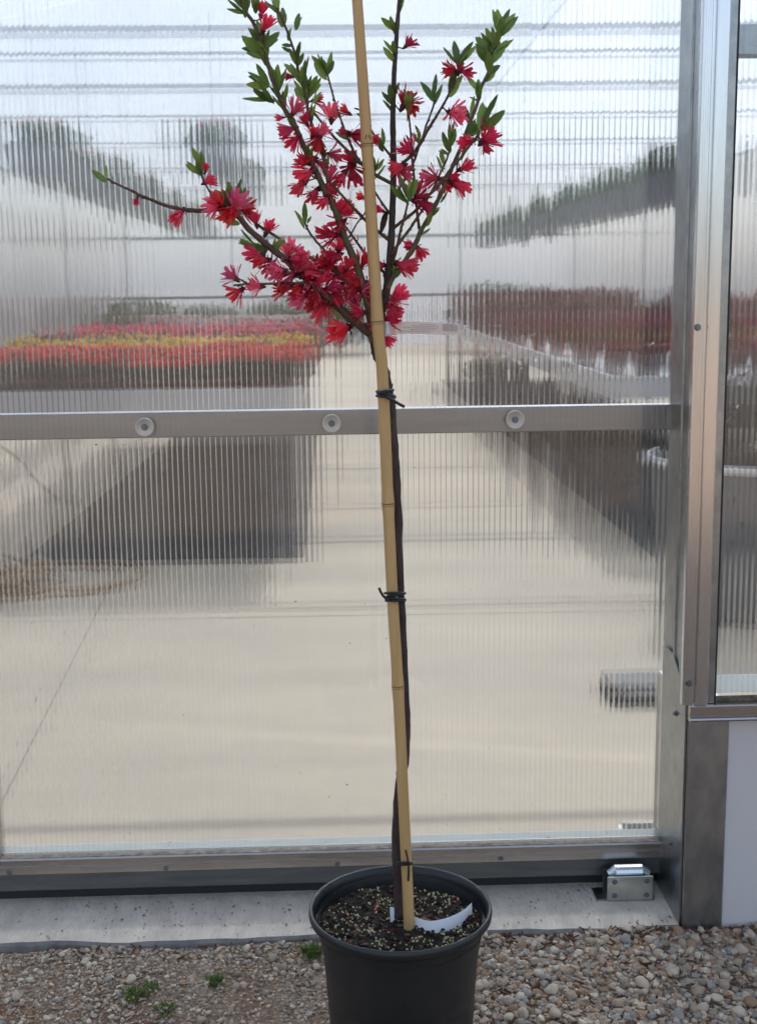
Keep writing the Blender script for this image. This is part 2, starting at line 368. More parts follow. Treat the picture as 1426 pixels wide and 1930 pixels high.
for X in (GX0 + .02, RX, GX1 - .02):
    for Z in ((EZ,) if X != RX else (RZ - .03,)):
        box('roof_beam', X - .012, X + .012, .05, GY1, Z - .03, Z - .005, M_GALV, gh)
for X in (-2.1, .4, 2.7):
    box('end_wall_stud', X - .03, X + .03, GY1 - .08, GY1 - .02, 0, 3.2, M_GALV, gh)
for Z in (1.0, 2.2):
    box('end_wall_girt', GX0, GX1, GY1 - .14, GY1 - .09, Z - .03, Z + .03, M_GALV, gh)

# ------------------------------------------------------------------ sliding door (twin-wall polycarbonate)
door = thing('sliding_door', 'clear ribbed twin-wall polycarbonate sliding door with galvanised rails behind the potted tree', 'door')
DX0, DX1, DZ0, DZ1 = -.678, .668, .092, 2.50
V, F = join([([(DX0, 0, DZ0), (DX1, 0, DZ0), (DX1, 0, DZ1), (DX0, 0, DZ1)], [(0, 1, 2, 3)]),
             ([(DX0, TH, DZ0), (DX1, TH, DZ0), (DX1, TH, DZ1), (DX0, TH, DZ1)], [(0, 1, 2, 3)])])
sheet = obj('polycarbonate_sheet', mesh('polycarbonate_sheet', V, F, [M_SKIN, M_SKINB], False, [0, 1]), door)
ribme = mesh('sheet_rib', [(0, .0004, 0), (0, TH - .0004, 0), (0, TH - .0004, 1), (0, .0004, 1)], [(0, 1, 2, 3)], M_RIB)
x = DX0 + .004
while x < DX1 - .003:
    obj('sheet_rib', ribme, sheet, (x, 0, DZ0), None, (1, 1, DZ1 - DZ0)); x += PITCH
box('middle_rail', DX0 - .04, DX1 + .02, .0125, .052, .929, .977, M_RAIL, door, .002)
for zz in (1.93,):
    box('upper_rail', DX0 - .04, DX1 + .02, .0125, .052, zz, zz + .05, M_RAIL, door, .002)
wprof = [(.0, .0012), (.006, .0014), (.0155, .0042), (.0172, .0046), (.018, .0038), (.018, 0)]
for px_, py_ in ((273, 805), (625, 798), (970, 791)):
    c = atY(px_, py_, -.001)
    Vw, Fw = lathe(wprof, 36); Vw = [(v[0], -v[2], v[1]) for v in Vw]
    wo = obj('washer', mesh('washer', Vw, Fw, M_WASHER, True), door, tuple(c))
    hexbolt('screw', (0, -.0013, 0), .0043, wo, .006)
# bottom rail: extrusion with two steps, steel bar under it, screws, tape over the flute ends
bz = [(-.014, .0985), (-.016, .0955), (-.016, .083), (-.0195, .082), (-.0195, .068)]
V = []; F = []
for xx in (DX0 - .035, DX1): V += [(xx, y, z) for y, z in bz] + [(xx, .026, .0675), (xx, .026, .0975)]
n = len(bz) + 2; F = [(i, (i + 1) % n, n + (i + 1) % n, n + i) for i in range(n)] + [tuple(range(n)), tuple(range(n, 2 * n))[::-1]]
obj('bottom_rail', mesh('bottom_rail', V, F, M_ALUD), door)
box('grime_line', DX0, DX1, -.0135, -.0005, .0978, .1002, mat('grime', (.16, .11, .07), .9, col2=(.42, .34, .27), nscale=60, stretch=(1, 1, 1)), door)
box('bottom_bar', DX0 - .03, DX1, -.013, .026, .0295, .0672, M_STEELBAR, door, .0015)
box('edge_tape', DX0, DX1, TH + .001, TH + .0018, .0985, .113, mat('edge_tape', (.88, .90, .87), .5, trans=.6), door)
for px_, py_ in ((18, 1645), (313, 1636), (636, 1628), (943, 1618)):
    c = atY(px_, py_, -.0196); hexbolt('rail_screw', tuple(c), .0035, door, .002)
box('left_stile', DX0 - .042, DX0 + .001, -.012, .03, .099, DZ1, M_ALUD, door, .002)
# added black strip standing for the shade in the gap below the door
box('gap_shade_strip', DX0 - .03, DX1, .012, .018, .002, .0293, M_GASKET, door)
parts = []
for k in range(170):
    x_, z_ = rng.uniform(DX0 + .02, .63), .1 + 1.5 * rng.random() ** 3.2; r_ = rng.uniform(.0004, .0013); a = rng.uniform(0, 3.14)
    q = [(x_ + math.cos(a + t) * r_ * (2.2 if i % 2 == 0 and k % 6 == 0 else 1), -.0006, z_ + math.sin(a + t) * r_) for i, t in enumerate((0, 1.57, 3.14, 4.71))]
    parts.append((q, [(0, 1, 2, 3)]))
V, F = join(parts); stuff(obj('dirt_specks', mesh('dirt_specks', V, F, M_CHIP), door))
# second leaf of the door, to the left of the frame
door2 = thing('door_leaf', 'second ribbed polycarbonate door leaf beyond the left stile', 'door')
V, F = join([([(-2.6, .034, .0895), (-.70, .034, .0895), (-.70, .034, 2.5), (-2.6, .034, 2.5)], [(0, 1, 2, 3)])])
obj('polycarbonate_sheet', mesh('leaf_sheet', V, F, M_WALLP), door2)
box('bottom_rail', -2.6, -.724, .015, .045, .02, .089, M_ALUD, door2)
box('middle_rail', -2.6, -.724, .036, .06, .929, .977, M_GALVB, door2)

# ------------------------------------------------------------------ door post and fixed wall to the right
post = thing('door_post', 'galvanised steel corner post with aluminium cover profile right of the sliding door', 'post')
box('lower_post', .641, .719, -.170, .06, -.10, .434, M_GALVB, post, .003)
# stepped side plates (reflective, facing the door)
V = []; F = []
prof = [(.6435, .03), (.6435, -.062), (.6375, -.066), (.6375, -.074), (.6405, -.078), (.6405, -.120), (.634, -.124), (.634, -.166)]
zt = 2.6
for i, (xx, yy) in enumerate(prof): V += [(xx, yy, .36 if yy > -.1 else .45), (xx, yy, zt)]
for i in range(len(prof) - 1): F.append((2 * i, 2 * i + 2, 2 * i + 3, 2 * i + 1))
obj('side_channel', mesh('side_channel', V, F, M_GALV), post)
# gusset plate of the lower post with a diagonal top
pl = [(.6365, .0, .0), (.6365, -.166, .0), (.6365, -.166, .455), (.6365, -.150, .462), (.6365, -.075, .505), (.6365, .0, .505)]
V = pl + [(x + .003, y, z) for x, y, z in pl]; n = len(pl)
F = [tuple(range(n)), tuple(range(n, 2 * n))[::-1]] + [(i, (i + 1) % n, n + (i + 1) % n, n + i) for i in range(n)]
obj('side_plate', mesh('side_plate', V, F, M_GALV), post)
hexbolt('plate_screw', (.6365, -.105, .40), .004, post, .006, 'x'); hexbolt('plate_screw', (.6365, -.10, .135), .004, post, .006, 'x')
# aluminium cover profile, extruded along z
cp = [(.6255, -.168), (.6255, -.181), (.6265, -.1825)]
for k in range(4): cp += [(.6275 + k * .0036, -.1835), (.6297 + k * .0036, -.1835), (.6300 + k * .0036, -.1825), (.6309 + k * .0036, -.1825)]
cp += [(.6425, -.1835), (.6445, -.1835), (.6448, -.1795), (.6478, -.1795), (.6485, -.186), (.650, -.1878), (.669, -.1878), (.671, -.186), (.6715, -.168)]
V = [(x, y, .443) for x, y in cp] + [(x, y, 2.6) for x, y in cp]; n = len(cp)
F = [(i, i + 1, n + i + 1, n + i) for i in range(n - 1)] + [(n - 1, 0, n, 2 * n - 1), tuple(range(n)), tuple(range(n, 2 * n))[::-1]]
obj('cover_profile', mesh('cover_profile', V, F, M_ALU), post)
for px_, py_ in ((1313, 617), (1297, 1288)):
    c = atY(px_, py_, -.1836); hexbolt('cover_screw', tuple(c), .0042, post, .005)
box('inner_flange', .6717, .6865, -.176, -.150, .443, 2.6, M_GALV, post, .001)
box('gasket', .6867, .6915, -.170, -.150, .443, 2.6, M_GASKET, post)

wall = thing('fixed_wall', 'fixed ribbed polycarbonate wall with white base panel right of the corner post', 'wall')
WX0, WX1, WY = .6918, 1.9, -.158
V, F = join([([(WX0, WY, .452), (WX1, WY, .452), (WX1, WY, 2.52), (WX0, WY, 2.52)], [(0, 1, 2, 3)]),
             ([(WX0, WY + TH, .452), (WX1, WY + TH, .452), (WX1, WY + TH, 2.52), (WX0, WY + TH, 2.52)], [(0, 1, 2, 3)])])
ws = obj('polycarbonate_sheet', mesh('wall_sheet', V, F, [M_SKIN, M_SKINB], False, [0, 1]), wall)
x = WX0 + .003
while x < WX1:
    obj('sheet_rib', ribme, ws, (x, WY, .452), None, (1, 1, 2.068)); x += PITCH
zc0 = atY(1400, 101, WY + TH)[2]; zc1 = atY(1400, 45, WY + TH)[2]
box('wall_girt', WX0 - .002, WX1, WY + TH + .002, WY + TH + .05, zc0, zc1, M_GALV, wall)
sp = [(-.150, .4425), (-.186, .4425), (-.188, .4405), (-.188, .426), (-.1865, .4245), (-.1865, .4215), (-.192, .4195), (-.1935, .4165), (-.192, .4135), (-.186, .4125), (-.150, .4125)]
V = [(.6395, y, z) for y, z in sp] + [(WX1, y, z) for y, z in sp]; n = len(sp)
F = [(i, (i + 1) % n, n + (i + 1) % n, n + i) for i in range(n)] + [tuple(range(n)), tuple(range(n, 2 * n))[::-1]]
obj('sill_profile', mesh('sill_profile', V, F, M_ALUD), wall)
box('mould_line', WX0, WX1, WY - .006, WY - .001, .4427, .4518, mat('grimy_seal', (.05, .035, .02), .9, col2=(.25, .22, .17), nscale=60), wall)
box('base_panel', .7195, WX1, -.163, -.13, -.10, .412, M_WHITE, wall)
box('edge_tape', WX0, WX1, WY + TH + .0005, WY + TH + .0015, .452, .486, MATS['edge_tape'], wall)

# door guide bracket on the slab
br = thing('door_guide', 'small galvanised door guide bracket bolted to the concrete beside the post', 'bracket', (0, 0, 0))
bl = atZ(1141, 1703, .001); brr = atZ(1231, 1696, .001); bx0, bx1, by = bl[0] + .004, brr[0] - .002, bl[1] + .012
M_ZINC = mat('zinc_plate', (.62, .64, .61), .30, 1., col2=(.48, .50, .48), nscale=30)
box('face_plate', bx0, bx1, by - .004, by, .002, .052, M_ZINC, br, .001)
box('foot_plate', bx0 - .02, bx1 + .004, by + .0005, by + .05, .0005, .0045, M_GALV, br)
V, F = tube([(bx0 + .008, by + .018, .046), (bx0 + .02, by + .018, .0525), (bx1 - .02, by + .018, .0525), (bx1 - .006, by + .018, .046)], [.010, .015, .015, .010], 14)
obj('guide_roller', mesh('guide_roller', V, F, mat('roller_zinc', (.75, .78, .80), .25, 1.)), br)
box('back_plate', bx0, bx1, by + .036, by + .040, .005, .050, M_GALV, br)
for sx in (.16, .86):
    for sz in (.013, .042): hexbolt('rivet', (bx0 + (bx1 - bx0) * sx, by - .004, sz), .0036, br, .002)

# ------------------------------------------------------------------ gravel pebbles
PCOL = [((.47, .36, .25), (.32, .24, .165)), ((.60, .49, .37), (.45, .36, .265)), ((.34, .275, .21), (.22, .18, .135)), ((.40, .25, .145), (.27, .165, .09)), ((.38, .345, .30), (.27, .245, .21)), ((.68, .57, .42), (.53, .44, .32))]
M_PEB = [mat('pebble_%d' % i, c, .75, col2=c2, nscale=70, bump=.3, bscale=160) for i, (c, c2) in enumerate(PCOL)]
POTC = np.array(atY(754, 1708, -.572)); POTC[2] = .265
def pebble_ok(x, y): return y < -.176 and (x < .64 or y < -.178) and (x - POTC[0]) ** 2 + (y - POTC[1]) ** 2 > .125 ** 2
def rand_pebbles(n, smin, smax, base, name, xr=(-1.15, 1.3), yr=(-1.0, -.172), p=2.2):
    bv, bf = base; k = len(bv); Vs = []; Fs = []; mi = []; c = 0
    while c < n:
        x = rng.uniform(*xr); y = yr[1] - (yr[1] - yr[0]) * rng.random() ** 1.35
        if not pebble_ok(x, y): continue
        dens = math.sin(x * 5.1 + 2) * math.sin(y * 11 + x * 3) ; right = x > .1
        if smax > .004 and rng.random() < (.45 if not right else .05) * (dens > .1): continue
        s = smin + (smax - smin) * rng.random() ** p
        if not right: s *= .85
        sc = s * np.array([rng.uniform(.8, 1.35), rng.uniform(.7, 1.1), rng.uniform(.45, .8)])
        v = bv * (1 + rng.uniform(-.22, .22, (k, 1))) * sc
        a, b2 = rng.uniform(0, 6.28), rng.uniform(-.5, .5)
        Rz = np.array([[math.cos(a), -math.sin(a), 0], [math.sin(a), math.cos(a), 0], [0, 0, 1]]); Rx = np.array([[1, 0, 0], [0, math.cos(b2), -math.sin(b2)], [0, math.sin(b2), math.cos(b2)]])
        Vs.append(v @ (Rz @ Rx).T + [x, y, gz(x, y) + sc[2] * rng.uniform(.2, .75)]); Fs.append(bf + c * k)
        mi += [int(rng.choice(6, p=[.27, .14, .24, .19, .11, .05]))] * len(bf); c += 1
    return stuff(obj(name, mesh(name, np.concatenate(Vs), np.concatenate(Fs), M_PEB, False, mi), ground))
rand_pebbles(26000, .0016, .0038, ICO1, 'fine_gravel')
rand_pebbles(6000, .0035, .0085, ICO1, 'coarse_gravel')
rand_pebbles(7000, .0035, .0098, ICO1, 'coarse_gravel', (.12, 1.15), (-.85, -.172), 1.6)
rand_pebbles(7000, .0025, .006, ICO1, 'coarse_gravel', (-.95, .2), (-.75, -.172), 1.8)
pebs = []
for k in range(8):
    v = ICO2[0] * (1 + .10 * np.sin(ICO2[0] @ rng.uniform(-3, 3, 3) + rng.uniform(0, 6))[:, None] + rng.uniform(-.06, .06, (len(ICO2[0]), 1)) + .12 * np.sign(np.sin(ICO2[0] @ rng.uniform(-4, 4, 3)))[:, None]) * [rng.uniform(.85, 1.3), rng.uniform(.75, 1), rng.uniform(.5, .78)]
    pebs.append(mesh('pebble', v, ICO2[1], M_PEB[k % 6], True))
c = 0
while c < 300:
    if c < 150: x, y = rng.uniform(.18, .95), rng.uniform(-.60, -.182)
    else: x, y = rng.uniform(-.85, .95), rng.uniform(-.66, -.19)
    if not pebble_ok(x, y): continue
    s = rng.uniform(.007, .0135) if x > .12 else rng.uniform(.005, .0105)
    obj('pebble', pebs[int(rng.integers(8))], ground, (x, y, gz(x, y) + s * .45), (rng.uniform(-.4, .4), rng.uniform(-.4, .4), rng.uniform(0, 6.28)), (s,) * 3); c += 1
# bark bits and straw in the gravel
parts = []
for k in range(420):
    x, y = (rng.uniform(.1, 1.0), rng.uniform(-.62, -.18)) if k % 2 else (rng.uniform(-.5 if k % 6 == 0 else .15, 1.0), -.179 - .05 * rng.random() ** 2)
    if not pebble_ok(x, y): continue
    a = rng.uniform(0, 3.14); l = rng.uniform(.006, .022); z = gz(x, y) + .006
    parts.append(tube([(x, y, z), (x + math.cos(a) * l, y + math.sin(a) * l, z + rng.uniform(-.002, .006))], rng.uniform(.001, .0028), 4, flat=.4))
V, F = join(parts); stuff(obj('bark_litter', mesh('bark_litter', V, F, M_CHIP), ground))
st = [atZ(1150, 1778, -.025), atZ(1185, 1795, -.02), atZ(1205, 1815, -.022), atZ(1222, 1850, -.025)]
V, F = tube(smooth_path(st), .0012, 5); tag(obj('dry_stem', mesh('dry_stem', V, F, mat('straw', (.45, .36, .20), .8))), 'thin dry straw stem lying on the gravel near the door guide', 'stem')
# small weeds
for i, (px_, py_, n, h, lab) in enumerate(((588, 1808, 34, .030, 'bright green grass tuft beside the black pot'), (405, 1855, 26, .018, 'low green weed tuft among pale pebbles'),
                                  (250, 1890, 24, .018, 'small weed sprouting next to two larger pebbles'), (285, 1878, 18, .015, 'sparse weed patch between loose stones'), (312, 1918, 16, .016, 'tiny dark green weed beside a round white pebble'))):
    c = atZ(px_, py_, GZ); parts = []
    for k in range(n * 3):
        a = rng.uniform(0, 6.28); r = .018 * math.sqrt(rng.random()); l = h * rng.uniform(.3, .9); b0 = np.array([c[0] + r * math.cos(a), c[1] + r * math.sin(a), gz(c[0], c[1]) + .002])
        lean = np.array([math.cos(a), math.sin(a), 0]) * l * rng.uniform(.2, .9)
        side = np.array([-math.sin(a), math.cos(a), 0]) * .0012
        m_ = b0 + lean * .4 + [0, 0, l * .6]; t_ = b0 + lean + [0, 0, l * .8]
        parts.append(([b0 - side, b0 + side, m_ + side * 1.3, m_ - side * 1.3, t_], [(0, 1, 2, 3), (3, 2, 4)]))
    V, F = join(parts); tag(obj('weed', mesh('weed', V, F, M_WEED)), lab, 'weed', 'weeds in the gravel')

# ------------------------------------------------------------------ nursery pot and soil
RO = .1415
pot = thing('nursery_pot', 'round black plastic nursery pot with rolled rim holding the flowering tree', 'pot', (POTC[0], POTC[1], 0))
H = .265; zb = GZ + .004
prof = [(.100, zb), (.106, zb + .002), (.108, zb + .012), (.1195, H - .060), (.1255, H - .030), (.1265, H - .020)]
prof2 = [(.1245, H - .0205), (.1215, H - .034), (.116, H - .060), (.105, zb + .012), (.0, zb + .008)]
V, F = lathe(prof + [(.1285, H - .012)] , 96); a = obj('pot_body', mesh('pot_body', V, F, M_POT, True), pot)
V, F = lathe([(.1262, H - .0195), (.1300, H - .0200), (.1345, H - .0165), (.1375, H - .017), (.1405, H - .013), (RO, H - .007), (.1405, H - .001), (.1375, H), (.1345, H - .003), (.1325, H - .010), (.1305, H - .020), (.1270, H - .034), (.120, H - .075), (.105, zb + .01), (0, zb + .008)], 96)
obj('pot_rim', mesh('pot_rim', V, F, M_POT, True), pot)
SZ = H - .030; RS = .1278
V = [(0, 0, SZ + .004)]; F = []; rings, seg = 22, 72
def soil_h(x, y): return SZ + .003 * math.sin(x * 60 + 1) * math.cos(y * 47) + .003 * math.sin(x * 25 - y * 31) + .004 * (1 - (x * x + y * y) / RS ** 2)
for i in range(1, rings + 1):
    for k in range(seg):
        r = RS * i / rings; t = 2 * math.pi * (k + .5 * (i % 2)) / seg; x, y = r * math.cos(t), r * math.sin(t)
        V.append((x, y, soil_h(x, y) + random.uniform(-.0018, .0018)))
for k in range(seg): F.append((0, 1 + k, 1 + (k + 1) % seg))
for i in range(rings - 1):
    for k in range(seg):
        p0, p1 = 1 + i * seg + k, 1 + i * seg + (k + 1) % seg; F.append((p0, p0 + seg, p1 + seg, p1))
soil = tag(obj('potting_soil', mesh('potting_soil', V, F, M_SOIL), None, (POTC[0], POTC[1], 0)), 'dark bark potting soil dotted with pale beads and fallen petals inside the black pot', 'soil')
def scatter(n, smin, smax, name, m, flat=(1, 1, 1), jit=0., rmax=.95):
    bv, bf = ICO1; k = len(bv); Vs = []; Fs = []
    for c in range(n):
        r = RS * rmax * math.sqrt(rng.random()); t = rng.uniform(0, 6.283); x, y = r * math.cos(t), r * math.sin(t)
        while name == 'fertiliser_beads' and math.sin(x * 55 + 2) * math.sin(y * 48 + x * 30) < rng.uniform(-.9, .3):
            r = RS * rmax * math.sqrt(rng.random()); t = rng.uniform(0, 6.283); x, y = r * math.cos(t), r * math.sin(t)
        s = rng.uniform(smin, smax); v = bv * (1 + rng.uniform(-jit, jit, (k, 1))) * s * np.array(flat)
        a, b2 = rng.uniform(0, 6.28), rng.uniform(-.5, .5)
        Rz = np.array([[math.cos(a), -math.sin(a), 0], [math.sin(a), math.cos(a), 0], [0, 0, 1]]); Rx = np.array([[math.cos(b2), 0, math.sin(b2)], [0, 1, 0], [-math.sin(b2), 0, math.cos(b2)]])
        Vs.append(v @ (Rz @ Rx).T + [x, y, soil_h(x, y) + s * flat[2] * .5 + .001]); Fs.append(bf + c * k)
    return stuff(obj(name, mesh(name, np.concatenate(Vs), np.concatenate(Fs), m, True), soil))
scatter(480, .0012, .0021, 'fertiliser_beads', M_BEAD)
scatter(120, .002, .0060, 'bark_chips', M_CHIP, (1.5, .7, .35), .25)
scatter(420, .0015, .005, 'dark_crumbs', M_SOIL, (1.2, .8, .6), .3)
scatter(15, .003, .0055, 'fallen_petals', M_PETAL[0], (1.3, .6, .15), .1)
V = []; bm_ = mat('big_chip', (.34, .19, .10), .8, col2=(.2, .11, .06), nscale=60)
for px_, py_, l in ((795, 1742, .026), (705, 1665, .022), (830, 1748, .014)):
    c = atZ(px_, py_, SZ + .005); V2, F2 = tube([(-l / 2, 0, 0), (0, .001, .003), (l / 2, -.002, .001)], [.003, .007, .004], 7, .15, flat=.4)
    obj('bark_piece', mesh('bark_piece', V2, F2, bm_), soil, (c[0] - POTC[0], c[1] - POTC[1], SZ + .006), (0, 0, rng.uniform(-.5, .5)))
# curved white label lying on the soil
ctrl = [(735, 1732), (760, 1737), (785, 1750), (812, 1757), (845, 1750), (872, 1737), (889, 1722)]
V = []; F = []
path = smooth_path([atZ(x, y, SZ + .006) for x, y in ctrl], 5)
for i, p in enumerate(path):
    t = i / (len(path) - 1); hgt = .019 if t > .12 else .021
    V += [p + [0, -.004, -.004], p + [0, .004, hgt * .85], p + [0, .0044, hgt * .85], p + [0, -.0036, -.004]]
for i in range(len(path) - 1): F += [(4 * i, 4 * i + 1, 4 * i + 5, 4 * i + 4), (4 * i + 3, 4 * i + 7, 4 * i + 6, 4 * i + 2), (4 * i + 1, 4 * i + 2, 4 * i + 6, 4 * i + 5)]
tag(obj('label_strip', mesh('label_strip', V, F, M_TAGW, True)), 'curved white plastic label strip stuck in the soil at the cane foot', 'label')

# ------------------------------------------------------------------ bamboo stake
TY = POTC[1] + .002          # plane of the tree
def P(x, y, dy=0.): return atY(x, y, TY + dy)
MPP = np.linalg.norm(P(714, 900) - P(713, 900))
stake = thing('bamboo_stake', 'tall pale bamboo cane tied to the slim tree trunk', 'stake', tuple(P(770, 1745, -.028)))
base = np.array(stake.location)
cp_ = [(669, -60), (673, 0), (686, 190), (691, 268), (711, 605), (720, 700), (731, 949), (740, 1140), (749.5, 1292), (764, 1594), (769, 1700), (770.5, 1752)]
path = smooth_path([P(x, y, -.028 + .010 * (1 - y / 1750)) for x, y in cp_], 8) - base
zz = path[:, 2]; rad = np.full(len(path), .0083) - .0018 * np.clip((zz - 1.05) / .45, 0, 1)
nodes = [(691, 272), (711.5, 607), (730.7, 950), (749.5, 1293)]
nz_ = [P(x, y, -.025)[2] - base[2] for x, y in nodes]
for z0 in nz_:
    rad += .0010 * np.exp(-((zz - z0) / .006) ** 2)
V, F = tube(path, rad, 18); obj('cane', mesh('cane', V, F, M_BAMBOO, True), stake)
for z0 in nz_:
    i = int(np.argmin(abs(zz - z0))); t = path[i + 1] - path[i - 1]; t /= np.linalg.norm(t)
    q = path[i] + t * (z0 - path[i][2]) / t[2]
    V, F = join([tube([q - t * .0016, q - t * .0006, q + t * .0004], [.0086 + (rad[i] - .0083) * .9, rad[i] + .0006, rad[i] * .99], 18), tube([q + t * .0022, q + t * .003], rad[i] + .0002, 18)])
    obj('node_ring', mesh('node_ring', V, F, M_NODE, True), stake)
# little ink mark above the top node
mk = [(688, 262), (690, 254), (693, 259), (695, 254), (698, 263)]
V, F = tube([P(x, y, -.0385) - base for x, y in mk], .0008, 5); obj('ink_mark', mesh('ink_mark', V, F, M_INK), stake)

# ------------------------------------------------------------------ the tree
tree = thing('flowering_tree', 'young tree with crimson many-petalled blossoms and fresh leaves growing in the black pot', 'tree', tuple(P(752, 1720)))
TB = np.array(tree.location)
BO = {}
BR = {}      # name -> px polyline (x,y,dy) + radii in px, material
def add(name, pts, r0, r1, m, d0=0., d1=0., part='branch'):
    n = len(pts); L = np.concatenate([[0], np.cumsum([math.dist(pts[i], pts[i + 1]) for i in range(n - 1)])]); L /= L[-1]
    dy = d0 + (d1 - d0) * L
    w3 = smooth_path([P(x, y, q) for (x, y), q in zip(pts, dy)], 5)
    k = len(w3); t = np.linspace(0, 1, k); R = (r0 + (r1 - r0) * t) * MPP
    BR[name] = w3
    # buds and swellings along the shoot
    R = R * (1 + .05 * rng.standard_normal(k))
    parts = [tube(w3 - TB, R, 10 if r0 > 5 else 7, .05)]
    nb = int(L.size * 1.6 + np.linalg.norm(w3[-1] - w3[0]) / .02)
    for _ in range(nb):
        i = int(rng.integers(1, k - 1)); d = rng.standard_normal(3); T = w3[i + 1] - w3[i - 1]; T /= np.linalg.norm(T); d -= T * (d @ T); d /= np.linalg.norm(d)
        b0 = w3[i] - TB + d * R[i] * .7; s = max(.0010, R[i] * .26) * rng.uniform(.7, 1.2)
        parts.append(tube([b0, b0 + (d * .8 + T * .9) * s * 1.2, b0 + (d * 1.0 + T * 1.6) * s * 1.7], [s, s * .8, s * .2], 5))
    V, F = join(parts); BO[name] = obj(part, mesh(part, V, F, m, True), tree); return BO[name]
add('trunk', [(752, 1730), (752, 1672), (748, 1589), (752, 1500), (760, 1440), (763, 1387), (761, 1310), (755, 1180), (752, 1114), (747, 959), (743, 881), (736, 778), (731, 740), (722, 695), (711, 665), (704, 635)], 10.5, 10, M_BARK, -.004, .0, 'trunk')
add('leader', [(704, 640), (712, 608), (722, 575), (727, 552), (733, 502), (737, 451), (739, 400), (741, 347), (741, 284), (740, 231), (741, 179), (743, 130), (746, 84), (749, 38), (753, -5), (757, -50)], 8.2, 3.2, M_BARK, 0, .03)
add('B1', [(703, 645), (700, 615), (696, 590), (688, 552), (677, 515), (662, 477), (647, 441), (630, 393), (608, 350), (592, 315), (574, 280), (555, 236), (534, 202), (515, 151), (504, 118), (489, 74), (477, 42), (462, 20), (452, -15)], 8, 2.6, M_GTWIG, 0, -.06)
add('B2', [(640, 418), (625, 380), (616, 328), (612, 303), (605, 282), (595, 257), (588, 236), (580, 206), (577, 180), (565, 147), (560, 122), (555, 99), (546, 72), (536, 46), (522, 14)], 4.2, 2, M_TWIG, -.02, .05)
add('B3', [(740, 347), (705, 328), (680, 308), (654, 283), (630, 259), (605, 229), (584, 203)], 3.6, 2, M_GTWIG, .013, -.05)
add('B4', [(681, 309), (668, 288), (653, 255), (643, 227), (630, 189), (620, 151), (612, 125)], 2.6, 1.7, M_TWIG, -.012, .03)
add('B5', [(736, 455), (698, 424), (672, 398), (647, 371), (622, 343), (608, 322)], 3.4, 1.8, M_GTWIG, .01, -.045)
add('B6', [(728, 517), (695, 487), (672, 456), (650, 426), (622, 390)], 3, 1.6, M_TWIG, .01, .05)
add('B7', [(650, 455), (660, 444), (672, 422), (688, 400), (690, 375)], 2, 1.2, M_TWIG, .03, .05)
add('B8', [(701, 632), (672, 608), (647, 588), (622, 565), (602, 550), (582, 527), (561, 512), (539, 489), (516, 472), (491, 451), (468, 431), (450, 409), (435, 400), (417, 394), (384, 397), (354, 396), (335, 393), (312, 387), (289, 378), (266, 369), (243, 357), (219, 346), (202, 336)], 8.6, 1.5, M_TWIG, 0, -.09)
add('B8b', [(412, 390), (405, 376), (393, 357), (381, 332), (378, 318)], 2.2, 1.3, M_TWIG, -.06, -.07)
add('B9', [(690, 556), (645, 522), (622, 505), (597, 492), (571, 479), (541, 462), (521, 446), (486, 424), (460, 401)], 4.4, 2.4, M_GTWIG, 0, .06)
add('B10', [(604, 551), (584, 535), (541, 534), (496, 535), (465, 535), (440, 538)], 2.6, 1.6, M_GTWIG, -.03, -.075)
add('B10b', [(466, 535), (455, 528), (446, 523)], 1.7, 1.3, M_TWIG, -.07, -.08)
add('B11', [(640, 520), (622, 490), (610, 470), (597, 456), (582, 436), (574, 418)], 3, 1.8, M_TWIG, .01, .05)
add('R1', [(741, 430), (763, 413), (784, 396), (804, 372), (823, 353), (838, 334), (849, 319), (868, 297), (886, 273), (901, 252), (908, 235)], 3.4, 1.8, M_TWIG, .01, -.05)
add('R2', [(730, 545), (737, 528), (748, 513), (767, 485), (782, 461), (791, 439), (804, 416), (819, 388), (831, 365), (842, 337), (853, 312), (868, 278), (879, 247), (888, 224), (898, 198), (907, 164), (920, 135), (930, 101), (935, 80), (943, 60), (947, 42)], 5.2, 2.2, M_GTWIG, 0, .06)
add('R3', [(738, 500), (747, 470), (754, 437), (763, 405), (769, 378)], 3, 1.8, M_TWIG, 0, -.05)
add('R4', [(738, 482), (747, 465), (771, 433), (784, 413), (797, 394), (804, 377), (819, 349), (831, 323), (842, 299), (849, 275)], 3.2, 1.7, M_TWIG, 0, .03)
add('R5', [(791, 440), (786, 401), (782, 359), (779, 321), (776, 297), (774, 256), (770, 215)], 2.8, 1.7, M_TWIG, .025, -.02)
add('R6', [(741, 326), (756, 310), (775, 293), (793, 269), (804, 248), (819, 224), (831, 204), (844, 181), (855, 156), (860, 137)], 3.6, 2, M_TWIG, .013, -.04)
add('R7', [(740, 380), (752, 355), (765, 334), (780, 304), (788, 280), (797, 256), (804, 234), (815, 204), (819, 188)], 2.8, 1.7, M_TWIG, .013, .05)
add('L1', [(741, 300), (718, 271), (697, 242), (684, 212), (668, 204)], 2.6, 1.5, M_TWIG, .015, .04)
add('L2', [(738, 408), (718, 380), (703, 356), (690, 338)], 2.6, 1.5, M_TWIG, .012, .04)
ALLP = np.concatenate(list(BR.values())); OWN = [k for k, v in BR.items() for _ in v]
def to_px(Q):
    q = Q - CAM; z = q @ cf; return np.stack([PW / 2 + PF * (q @ cr) / z, PH / 2 - PF * (q @ cu) / z], -1)
ALLX = to_px(ALLP)
def nearest(x, y):
    i = int(np.argmin(((ALLX - (x, y)) ** 2).sum(1))); return ALLP[i], math.dist(ALLX[i], (x, y)), BO[OWN[i]]

